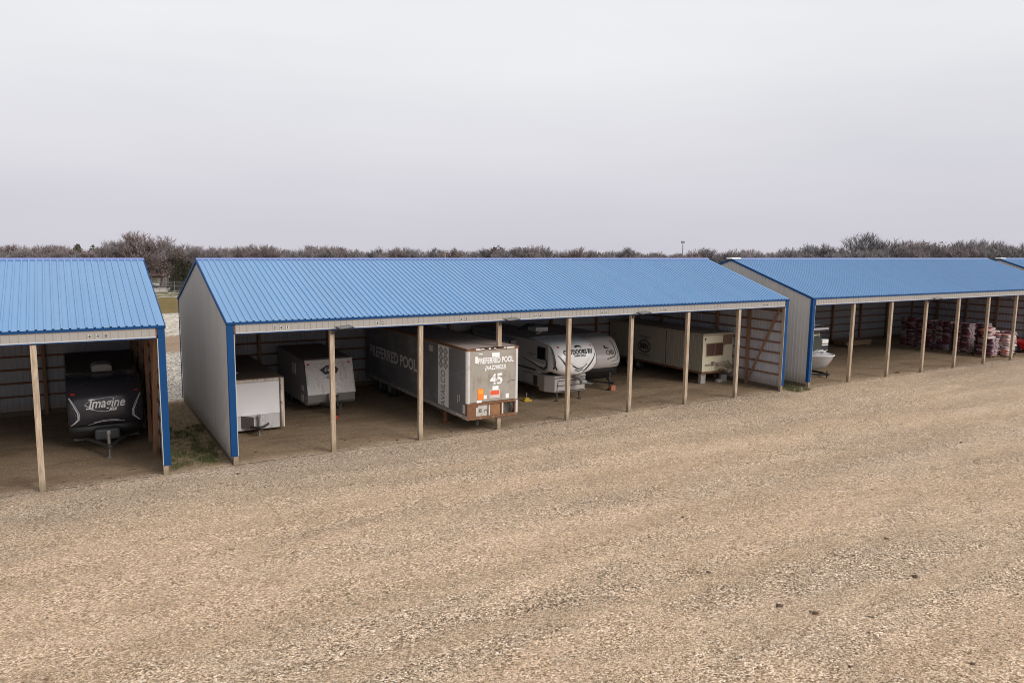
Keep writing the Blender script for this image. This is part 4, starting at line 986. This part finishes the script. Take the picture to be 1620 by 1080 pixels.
t = thing('lumber_pile', 'low brown lumber pile at the back wall left of the bags', 'lumber', (50.6, 10.3, 0))
for k in range(4):
    mb = MB()
    for j in range(5): mb.box(-1.6+rb.uniform(-.1,.1),1.6+rb.uniform(-.1,.1),-.6+.25*j,-.38+.25*j,.12+.1*k,.21+.1*k)
    obj('plank_layer', mb, paint('plank%d'%k,(.22,.14,.08),.8,.25,4), t)
mb = MB(); mb.box(-1.2,-1.05,-.7,.7,0,.119); mb.box(1.05,1.2,-.7,.7,0,.119); obj('bearers', mb, M['stud'], t)
# ------------------------------------------------------------------ far background
CAM = Vector((-5.03,-27.59,8.10)); YAW = .5433
def far(px, depth):
    """ground point seen in column px of the 1620 px picture at a depth in metres"""
    a = YAW + math.atan((px-810)/1186)
    r = depth/math.cos(a-YAW)
    x = CAM.x+r*math.sin(a); y = CAM.y+r*math.cos(a); return (x, y, ground_z(x,y))
def topz(px, py, depth):
    hor = 372+ (px/1620)*21
    return CAM.z-(py-hor)/1186*depth
M['bark'] = paint('winter_bark', (.17,.145,.14), .9, .25, 2)
M['twig'] = paint('winter_twig', (.235,.205,.21), .9, .25, .7)  # twig and thicket colours lightened to stand in for distance haze
M['twig2'] = paint('winter_twig_reddish', (.225,.180,.178), .9, .3, .7)
M['twig3'] = paint('winter_twig_grey', (.205,.19,.195), .9, .25, .7)
M['brush'] = paint('thicket', (.15,.118,.116), .95, .35, .15)
M['ever'] = paint('cedar_foliage', (.060,.060,.030), .9, .4, 1.2)
M['oakleaf'] = paint('dead_oak_leaf', (.15,.115,.10), .9, .4, 1)

def tree_mesh(seed, h=10., spread=.62, levels=4, upright=.45, dens=1.):
    r = random.Random(seed); tr = MB(); cr = MB()
    def seg(mb, a, b, ra, rb_, n): mb.tube([a,b],[ra,rb_],n,False)
    def grow(p, d, ln, rr_, lv):
        steps = 3 if lv < 2 else 2; a = p
        for s in range(steps):
            d = (d+Vector((r.gauss(0,.13),r.gauss(0,.13),r.gauss(0,.06)+.05*lv))).normalized()
            b = a+d*ln/steps; r2 = rr_*(1-.28*(s+1)/steps)
            seg(tr if lv < 2 else cr, a, b, rr_*(1-.28*s/steps), r2, 6 if lv == 0 else (4 if lv < 3 else 3))
            if lv < levels:
                if lv == 0 and s == 0: pass
                else:
                    for q in range(r.choice((1,2,2)) if lv < 3 else r.choice((2,3))):
                        ang = r.uniform(0,2*math.pi); side = Vector((math.cos(ang),math.sin(ang),r.uniform(-.1,.5)))
                        nd = (d*upright+side*spread).normalized()
                        grow(a+(b-a)*r.uniform(.35,1), nd, ln*r.uniform(.50,.72), r2*r.uniform(.45,.6), lv+1)
            a = b
        if lv < levels:
            for q in range(3 if lv == 0 else 2):
                ang = r.uniform(0,2*math.pi); nd = (d*.8+Vector((math.cos(ang),math.sin(ang),.15))*spread*.8).normalized()
                grow(a, nd, ln*r.uniform(.55,.75), rr_*.6, lv+1)
        elif lv == levels:
            for q in range(int(3*dens)):
                e = a+Vector((r.gauss(0,.33),r.gauss(0,.33),r.uniform(.15,.85)))*(h/10)
                m = (a+e)/2+Vector((r.gauss(0,.06),r.gauss(0,.06),0)); w = Vector((r.uniform(-1,1),r.uniform(-1,1),0)).normalized()*.034
                cr.add([p-w,p+w,m+w*.8,e,m-w*.8] if q==0 else [a-w,a+w,m+w*.8,e,m-w*.8],[(0,1,2,4),(4,2,3)])
    grow(Vector((0,0,-.3)), Vector((0,0,1)), h*.36, h*.024, 0)
    zmax = max(p[2] for p in cr.v); k = h/zmax
    for mb in (tr, cr): mb.v = [(p[0]*k,p[1]*k,p[2]*k) for p in mb.v]
    return tr, cr
trees = []
tw = ['twig','twig2','twig3']
for i in range(9):
    tr, cr = tree_mesh(100+i, 10, [.62,.78,.5,.7,.52,.85,.62,.5,.70][i], 4, [.7,.6,.85,.62,.8,.5,.7,.9,.62][i])
    trees.append((tr.mesh('trunk', M['bark']), cr.mesh('crown', M[tw[i%3]])))
def place_tree(kind, loc, h, label, group, rz=None, wide=1.):
    t = thing('bare_tree', label, 'tree', loc, rb.uniform(0,6.28) if rz is None else rz, group)
    s = h/10; t.scale = (s*wide, s*wide, s)
    o = bpy.data.objects.new('trunk', trees[kind][0]); COL.objects.link(o); o.parent = t
    o = bpy.data.objects.new('crown', trees[kind][1]); COL.objects.link(o); o.parent = t
    return t
def leafy_mesh(seed, h, w, n, leaf, conical, mat):
    r = random.Random(seed); tk = MB(); cr = MB(); tk.tube([(0,0,-.3),(0,0,h*.8)],[h*.025,h*.006],6)
    lobes = [(Vector((r.uniform(-.34,.34)*w,r.uniform(-.34,.34)*w,h*r.uniform(.25,.78))), r.uniform(.16,.24)*w) for _ in range(16)]
    for k in range(n):
        if conical:
            z = h*(1-math.sqrt(r.random()))*.97+.03*h; rad_ = w*.5*(1-z/h)**.75*(.6+.4*r.random())*(1+.25*math.sin(z*7+3*r.random())); a = r.uniform(0,6.28)
            c = Vector((rad_*math.cos(a),rad_*math.sin(a),z))
        else:
            lc, lr = r.choice(lobes); d = Vector((r.gauss(0,1),r.gauss(0,1),r.gauss(0,.8))).normalized(); c = lc+d*lr*r.random()**.4
        u = Vector((r.gauss(0,1),r.gauss(0,1),r.gauss(0,1))).normalized(); v = u.orthogonal().normalized(); s = leaf*r.uniform(.5,1.3)
        cr.add([c-u*s,c+v*s*.5,c+u*s,c-v*s*.5],[(0,1,2,3)])
    return tk.mesh('trunk', M['bark']), cr.mesh('crown', mat)
ever = [leafy_mesh(s,5.,3.6,2600,.17,True,M['ever']) for s in (1,2)]
oak = [leafy_mesh(s,8.,7.,7500,.17,False,M['oakleaf']) for s in (3,4)]
def place_leafy(ms, name, loc, s, label, group=None):
    t = thing(name, label, 'tree', loc, rb.uniform(0,6), group); t.scale = (s,s,s)
    for n_, me in zip(('trunk','crown'), ms):
        o = bpy.data.objects.new(n_, me); COL.objects.link(o); o.parent = t
    return t
# landmark trees: column, row of the top, depth, kind, width factor, label
marks = [(217,362,165,1,1.25,'tallest bare tree above the left roof, with a wide domed crown'),
         (188,374,168,3,1.0,'leaning bare tree just left of the tallest domed bare tree'),
         (1265,381,190,5,1.25,'dark spreading bare tree alone over the left part of the right roof'),
         (1362,365,185,8,1.2,'tallest bare tree above the right roof, with a pointed round crown'),
         (1413,377,190,1,1.15,'broad bare tree right of the tallest one above the right roof'),
         (605,387,190,0,1.3,'round open bare tree above the middle roof, left of its centre'),
         (500,386,195,4,1.2,'twiggy bare tree over the left third of the middle roof'),
         (1507,376,185,6,.9,'dark narrow bare tree over the right end of the right roof'),
         (1553,374,180,3,1.1,'wide fan shaped bare tree beside the far right roof corner')]
for px, py, dp, kd, wd, lb in marks:
    x, y, z = far(px, dp); place_tree(kd, (x,y,z), topz(px,py,dp)-z, lb, None, None, wd)
segs = [(-60,228,'behind the left shed roof'),(228,312,'in the gap between left and middle sheds'),(312,1125,'behind the middle shed roof'),(1125,1700,'behind the right shed roof')]
skyline = [(-60,388),(0,384),(60,388),(110,388),(150,389),(240,383),(300,386),(350,389),(400,388),(440,387),(500,389),(560,392),(620,391),(700,393),(760,391),(830,388),(870,392),(900,392),(950,393),(1010,393),(1080,397),(1120,393),(1180,391),(1230,390),(1300,390),(1330,386),(1400,383),(1450,376),(1500,380),(1560,379),(1610,385),(1700,384)]
px = -60.; i = 0
while px < 1690:
    for row_ in range(2):
        p = px+rb.uniform(-6,6); dp = (178+rb.uniform(-8,8), 205+rb.uniform(-10,14))[row_]
        top = interp(skyline, p)+rb.choice((-4,-1,2,3,5,7))+(3 if p > 1180 else 0)+rb.uniform(-1.5,1.5)
        if 228 < p < 322: dp += 24
        x, y, z = far(p, dp); h = max(4, topz(p, top, dp)-z)
        nm = [s for s in segs if s[0] <= p < s[1]] or [segs[-1]]
        kd = rb.randrange(9)
        place_tree(kd, (x,y,z), h, 'bare winter tree in the far tree line '+nm[0][2], 'bare trees '+nm[0][2], None, rb.uniform(.95,1.35))
    px += 18.5; i += 1
oaks = [(795,383,183,'clump of brown leaved oak above the middle roof, right of its centre'),(832,386,188,'smaller brown leaved oak right of the oak clump above the middle roof'),(1035,393,185,'low brown leaved oak over the right third of the middle roof'),(410,388,186,'dark brown leaved oak above the middle roof left part'),(725,394,185,'flat brown leaved oak above the middle roof near its centre'),(1456,374,182,'dense brown leaved tree over the middle of the right roof'),(265,384,176,'brown leaved tree at the back of the left gap'),(940,393,187,'brown leaved tree above the middle roof, left of the thin mast')]
for k, (px, py, dp, lb) in enumerate(oaks):
    x, y, z = far(px, dp); place_leafy(oak[k%2], 'oak_tree', (x,y,z), (topz(px,py,dp)-z)/8.0, lb)
evs = [(285,408,160,'dark green cedar tree behind the grey yard fence in the left gap'),(300,416,164,'smaller cedar right behind the first in the left gap'),(125,386,182,'cedar tree poking up behind the left shed roof'),(150,388,184,'second cedar beside the first behind the left shed roof'),(565,399,180,'dark cedar cone over the middle roof, left third'),(548,401,182,'low dark cedar left of the cone shaped one')]
for k, (px, py, dp, lb) in enumerate(evs):
    x, y, z = far(px, dp); place_leafy(ever[k%2], 'cedar_tree', (x,y,z), (topz(px,py,dp)-z)/4.9, lb)
# thicket mass under the trees (stuff)
mb = MB(); rt = random.Random(77)
px = -110.
while px < 1730:
    for dp0 in (172,184,198,214,235,262):
        dp = dp0+rt.uniform(-6,6); p = px+rt.uniform(-5,5)
        x, y, z = far(p, dp)
        hmax = max(2.2, topz(p, interp(skyline,p)+15+rt.uniform(-4,3)+(2 if p > 1180 else 0), dp)-z) * rt.uniform(.7,1.0)
        if 228 < p < 322 and dp < 212: continue
        for k in range(34):
            a = rt.uniform(0,6.28); rr_ = rt.uniform(0,2.2); bx, by = x+rr_*math.cos(a), y+rr_*math.sin(a)
            zz = z+hmax*rt.uniform(-.02,.55); l = hmax*rt.uniform(.25,.5)
            d = Vector((rt.gauss(0,.35),rt.gauss(0,.35),1)).normalized()*l; w = Vector((math.cos(YAW),-math.sin(YAW),0))*rt.uniform(.05,.16)
            e = Vector((bx,by,zz)); mb.add([e-w,e+w,e+d],[(0,1,2)])
    px += 9
tag(obj('thicket', mb, M['brush']), 'brown leafless thicket filling the far tree line', 'thicket', None, 'stuff')

# mast
x,y,z = far(1076, 190); t = thing('light_mast', 'thin pale mast standing above the far tree line', 'mast', (x,y,z))
h = topz(1076,383,190)-z
mb = MB(); mb.tube([(0,0,0),(0,0,h)],[.16,.09],8); obj('pole', mb, M['steel'], t)
mb = MB(); mb.box(-.45,.45,-.2,.2,h-.3,h+.25); obj('lamp_head', mb, M['steel'], t)
x,y,z = far(703, 172); t = thing('utility_pole', 'short pale utility pole above the middle roof in the trees', 'pole', (x,y,z))
h = topz(703,400,172)-z; mb = MB(); mb.tube([(0,0,0),(0,0,h)],[.16,.11],8); obj('pole', mb, M['concrete'], t); mb = MB(); mb.box(-.7,.7,-.06,.06,h-.5,h-.38); obj('crossarm', mb, M['stud'], t)

# small outbuilding, van, car and fences in the left gap
x,y,z = far(252, 196); t = thing('outbuilding', 'small brown roofed outbuilding beyond the fence in the left gap', 'building', (x,y,z), -YAW+.15)
zr = topz(252,427,196)-z; ze = topz(252,435,196)-z
mb = MB(); mb.box(-1.8,1.8,-1.4,1.4,0,ze); obj('wall', mb, paint('outbuilding_wall',(.20,.17,.14),.8,.3,2), t)
mb = MB(); mb.prism([(-1.9,ze-.05),(1.9,ze-.05),(1.9,ze+.05),(0,zr+.05),(-1.9,ze+.05)],'x',-2.1,2.1); obj('roof', mb, paint('brown_roof',(.33,.22,.19),.8,.2,1), t)
mb = MB(); mb.box(-.2,.5,-1.42,-1.401,0,ze*.75); obj('door', mb, paint('green_grey_door',(.26,.27,.2),.7), t)
mb = MB(); mb.box(.9,1.5,-1.42,-1.401,ze*.4,ze*.75); obj('window', mb, M['glass'], t)
x,y,z = far(256, 185); make_car('parked_van', 'white van parked behind the chain link fence in the left gap', 'van', (x-.9,y+.3,z), rad(62), M['white'], 4.4, 1.75, 1.0, 1.75, van=True)
x,y,z = far(244, 184); make_car('parked_car', 'dark car parked left of the white van behind the fence', 'car', (x-.9,y+.3,z), rad(60), paint('dark_car',(.02,.02,.024),.35), 4.3, 1.75, .92, 1.4)
fx0 = far(205,155); fx1 = far(345,155)
t = thing('chain_link_fence', 'thin chain link fence along the pale track in the left gap', 'fence', (fx0[0], fx0[1], 0))
dx, dy = fx1[0]-fx0[0], fx1[1]-fx0[1]
def fz(f): return ground_z(fx0[0]+dx*f, fx0[1]+dy*f)
for hh in (2.3,1.35): obj('rail', MB().bar((0,0,fz(0)+hh),(dx,dy,fz(1)+hh),.05,.05), M['steel'], t)
for k in range(7):
    f = k/6; obj('fence_post', MB().tube([(dx*f,dy*f,fz(f)-.1),(dx*f,dy*f,fz(f)+2.4)],.045,6), M['steel'], t)
mb = MB(); n = 60
for k in range(n):
    f0 = k/n; f1 = min(1,f0+2.1/ math.hypot(dx,dy))
    for a,b_ in ((.05,2.25),(2.25,.05)): mb.bar((dx*f0,dy*f0,fz(f0)+a),(dx*f1,dy*f1,fz(f1)+b_),.012,.012)
obj('wire_mesh', mb, M['steel'], t)
p0 = far(271,176); p1 = far(325,176)
t = thing('slat_fence', 'grey slatted privacy fence beyond the white van in the left gap', 'fence', (p0[0],p0[1],0))
dx2, dy2 = p1[0]-p0[0], p1[1]-p0[1]; zg = ground_z(p0[0],p0[1])
mb = MB(); n = 26
for k in range(n):
    f = k/n; hh = 1.75+.12*(k%2); mb.bar((dx2*f,dy2*f,zg-.1),(dx2*f,dy2*f,zg+hh),.26,.03,(dx2,dy2,0))
obj('slats', mb, paint('grey_slats',(.17,.17,.19),.6), t)
for k in range(5): f=k/4; obj('fence_post', MB().tube([(dx2*f,dy2*f+.08,zg-.1),(dx2*f,dy2*f+.08,zg+1.95)],.05,6), M['steel'], t)

# ------------------------------------------------------------------ grass and debris
M['grass'] = paint('weed_grass', (.105,.110,.042), .8, .4, 3)
M['drygrass'] = paint('dry_weed', (.26,.20,.10), .9, .3, 3)
def grass(name, n, fn, mat, label, h=(.05,.16)):
    mb = MB(); r = random.Random(len(name)+n)
    for k in range(n):
        x, y = fn(r)
        hh = r.uniform(*h); a = r.uniform(0,6.28); w = Vector((math.cos(a),math.sin(a),0))*.010
        p = Vector((x,y,-.005)); e = p+Vector((r.gauss(0,.05),r.gauss(0,.05),hh)); m = (p+e)/2
        mb.add([p-w,p+w,m+w*.8,e,m-w*.8],[(0,1,2,4),(4,2,3)])
    tag(obj(name, mb, mat), label, 'grass', None, 'stuff')
cl = [(R.uniform(-1.95,-.15), R.uniform(.5,6.6), R.uniform(.06,.22)) for _ in range(55)]
def f1(r):
    c = r.choice(cl); return c[0]+r.gauss(0,c[2]*.6), c[1]+r.gauss(0,c[2])
grass('grass_strip', 4200, f1, M['grass'], 'short green grass in the strip between left and middle sheds')
grass('dry_grass', 3500, lambda r: (r.uniform(-2.05,-.1), r.uniform(.2,12)), M['drygrass'], 'dry straw coloured weeds in the strip between left and middle sheds', (.03,.10))
cl2 = [(R.uniform(29.5,31.3), R.uniform(-.5,2.4), R.uniform(.1,.3)) for _ in range(20)]
def f2(r):
    c = r.choice(cl2); return c[0]+r.gauss(0,c[2]), c[1]+r.gauss(0,c[2])
grass('weed_patch', 2500, f2, M['grass'], 'green weeds in the narrow gap before the right shed')
def clod(x, y, s, label, group, mat):
    r = random.Random(int(x*100+y)); mb = MB(); rows = []
    for i in range(6):
        t_ = math.pi*i/5; row = []
        for k in range(9):
            rr_ = 1+.28*math.sin(k%8*2.3+i+x); row.append((s*rr_*math.sin(t_)*math.cos(2*math.pi*k/8), s*.8*rr_*math.sin(t_)*math.sin(2*math.pi*k/8), s*.40*math.cos(t_)*rr_+s*.1))
        rows.append(row)
    o = obj('dirt_clod', mb.grid(rows), mat, None, True); o.location = (x,y,0); tag(o, label, 'clod', group)
M['clod'] = paint('dark_clod', (.095,.058,.038), .95, .4, 8)
for x,y,s in ((12.73,-17.66,.09),(8.53,-17,.09),(8.95,-17.64,.08),(8.41,-14.94,.07),(10.54,-11.82,.06),(14.39,-15.84,.07),(7.72,-19.36,.05),(9.91,-20.51,.06),(26.96,-11.13,.08)):
    clod(x,y,s,'dark brown clod lying on the open gravel yard','clods on the open yard',M['clod'])
for k in range(16):
    x = R.uniform(-6,27); y = R.uniform(-1.2,1.6)
    clod(x,y,R.uniform(.035,.07),'small dark clod near the row of posts','clods near the posts',M['clod'])
clod(41.2,.55,.16,'dark dropping of tar like dirt between the right shed posts',None,M['clod'])

def loose_stones(n):
    r = random.Random(4); V = []; F = []
    while len(F) < n*8:
        x = r.uniform(-14, 34); y = -24+23*r.random()**1.5
        # keep to the gravel in front of the camera, denser in loose drifts
        if math.sin(y*1.45+x*.12+.8*math.sin(x*.35))+r.gauss(0,.7) < -.2: continue
        q = r.uniform(.010,.019) if r.random() < .93 else r.uniform(.02,.034)
        c, s_ = math.cos(r.random()*6.28), math.sin(r.random()*6.28); o = len(V)
        for a, b, d in ((1,0,0),(-1,0,0),(0,1,0),(0,-1,0),(0,0,1),(0,0,-1)):
            a *= q*r.uniform(.8,1.5); b *= q*r.uniform(.7,1.2); d *= q*r.uniform(.55,.9)
            V.append((x+a*c-b*s_+r.uniform(-.3,.3)*q, y+a*s_+b*c+r.uniform(-.3,.3)*q, d+q*.35))
        F += [(o,o+2,o+4),(o+2,o+1,o+4),(o+1,o+3,o+4),(o+3,o,o+4),(o+2,o,o+5),(o+1,o+2,o+5),(o+3,o+1,o+5),(o,o+3,o+5)]
    mb = MB(); mb.v = V; mb.f = F
    m, nt, b = newmat('loose_limestone')
    ri = N(nt, 'ShaderNodeNewGeometry').outputs['Random Per Island']
    nt.links.new(ramp(nt, ri, [(0,(.11,.085,.06)),(.25,(.33,.25,.17)),(.6,(.50,.39,.28)),(.9,(.66,.56,.44)),(1,(.80,.74,.66))]), b.inputs['Base Color'])
    b.inputs['Roughness'].default_value = .9
    tag(obj('loose_stones', mb, m), 'loose limestone pebbles strewn over the gravel yard', 'stones', None, 'stuff')
loose_stones(60000)

# ------------------------------------------------------------------ camera, light, world
cam = bpy.data.cameras.new('camera'); co = bpy.data.objects.new('camera', cam); COL.objects.link(co)
PIT, ROL = -.1321, .0130
fw = Vector((math.sin(YAW)*math.cos(PIT), math.cos(YAW)*math.cos(PIT), math.sin(PIT)))
r_ = fw.cross(Vector((0,0,1))).normalized(); u_ = r_.cross(fw)
r2 = r_*math.cos(ROL)+u_*math.sin(ROL); u2 = u_*math.cos(ROL)-r_*math.sin(ROL)
co.matrix_world = Matrix(((r2.x,u2.x,-fw.x,CAM.x),(r2.y,u2.y,-fw.y,CAM.y),(r2.z,u2.z,-fw.z,CAM.z),(0,0,0,1)))
cam.sensor_width = 36; cam.lens = 1186/1620*36; cam.clip_end = 4000; cam.clip_start = .1
sc.camera = co

EL, AZ = 32, 152      # sun behind the camera, a little to the right
w = bpy.data.worlds.new('World'); sc.world = w; w.use_nodes = True; nt = w.node_tree
bg = nt.nodes['Background']
sky = N(nt, 'ShaderNodeTexSky'); sky.sky_type = 'NISHITA'; sky.sun_disc = False; sky.sun_elevation = rad(EL); sky.sun_rotation = rad(AZ); sky.dust_density = 4
tc = N(nt, 'ShaderNodeTexCoord').outputs['Generated']
sx = N(nt, 'ShaderNodeSeparateXYZ'); nt.links.new(tc, sx.inputs[0])
K = 10
def c_(r, g, b): return (r*K, g*K, b*K)
grad = ramp(nt, mapr(nt, sx.outputs[2], -.05, 1, 0, 1, False), [(0,(.615,.60,.66)),(.08,(.635,.62,.685)),(.17,(.715,.712,.758)),(.28,(.825,.83,.85)),(.45,(.87,.87,.885)),(1,(.95,.95,.97))])
nz = noise(nt, scaled(nt, tc, (1,1,5)), 1.6, 4, .5)
cl_ = mixc(nt, 1.0, grad, ramp(nt, nz, [(.3,(.955,.955,.965)),(.7,(1.055,1.055,1.045))]), 'MULTIPLY')
sc_ = N(nt, 'ShaderNodeVectorMath', operation='SCALE'); sc_.inputs['Scale'].default_value = K*.68; nt.links.new(cl_, sc_.inputs[0])
mixed = mixc(nt, .97, sky.outputs[0], sc_.outputs[0])
nt.links.new(mixed, bg.inputs[0]); bg.inputs[1].default_value = .1
sun = bpy.data.lights.new('sun', 'SUN'); so = bpy.data.objects.new('sun', sun); COL.objects.link(so)
sun.energy = 1.5; sun.angle = rad(30); sun.color = (1,.96,.90)
d = Vector((math.sin(rad(AZ))*math.cos(rad(EL)), math.cos(rad(AZ))*math.cos(rad(EL)), math.sin(rad(EL))))
so.rotation_euler = d.to_track_quat('Z','Y').to_euler(); so.location = (0,-20,40)
sc.view_settings.view_transform = 'Standard'; sc.view_settings.look = 'None'; sc.view_settings.exposure = .6; sc.view_settings.gamma = 1
sc.render.engine = 'CYCLES'; sc.cycles.filter_width = 1.0; sc.cycles.diffuse_bounces = 8; sc.cycles.max_bounces = 12
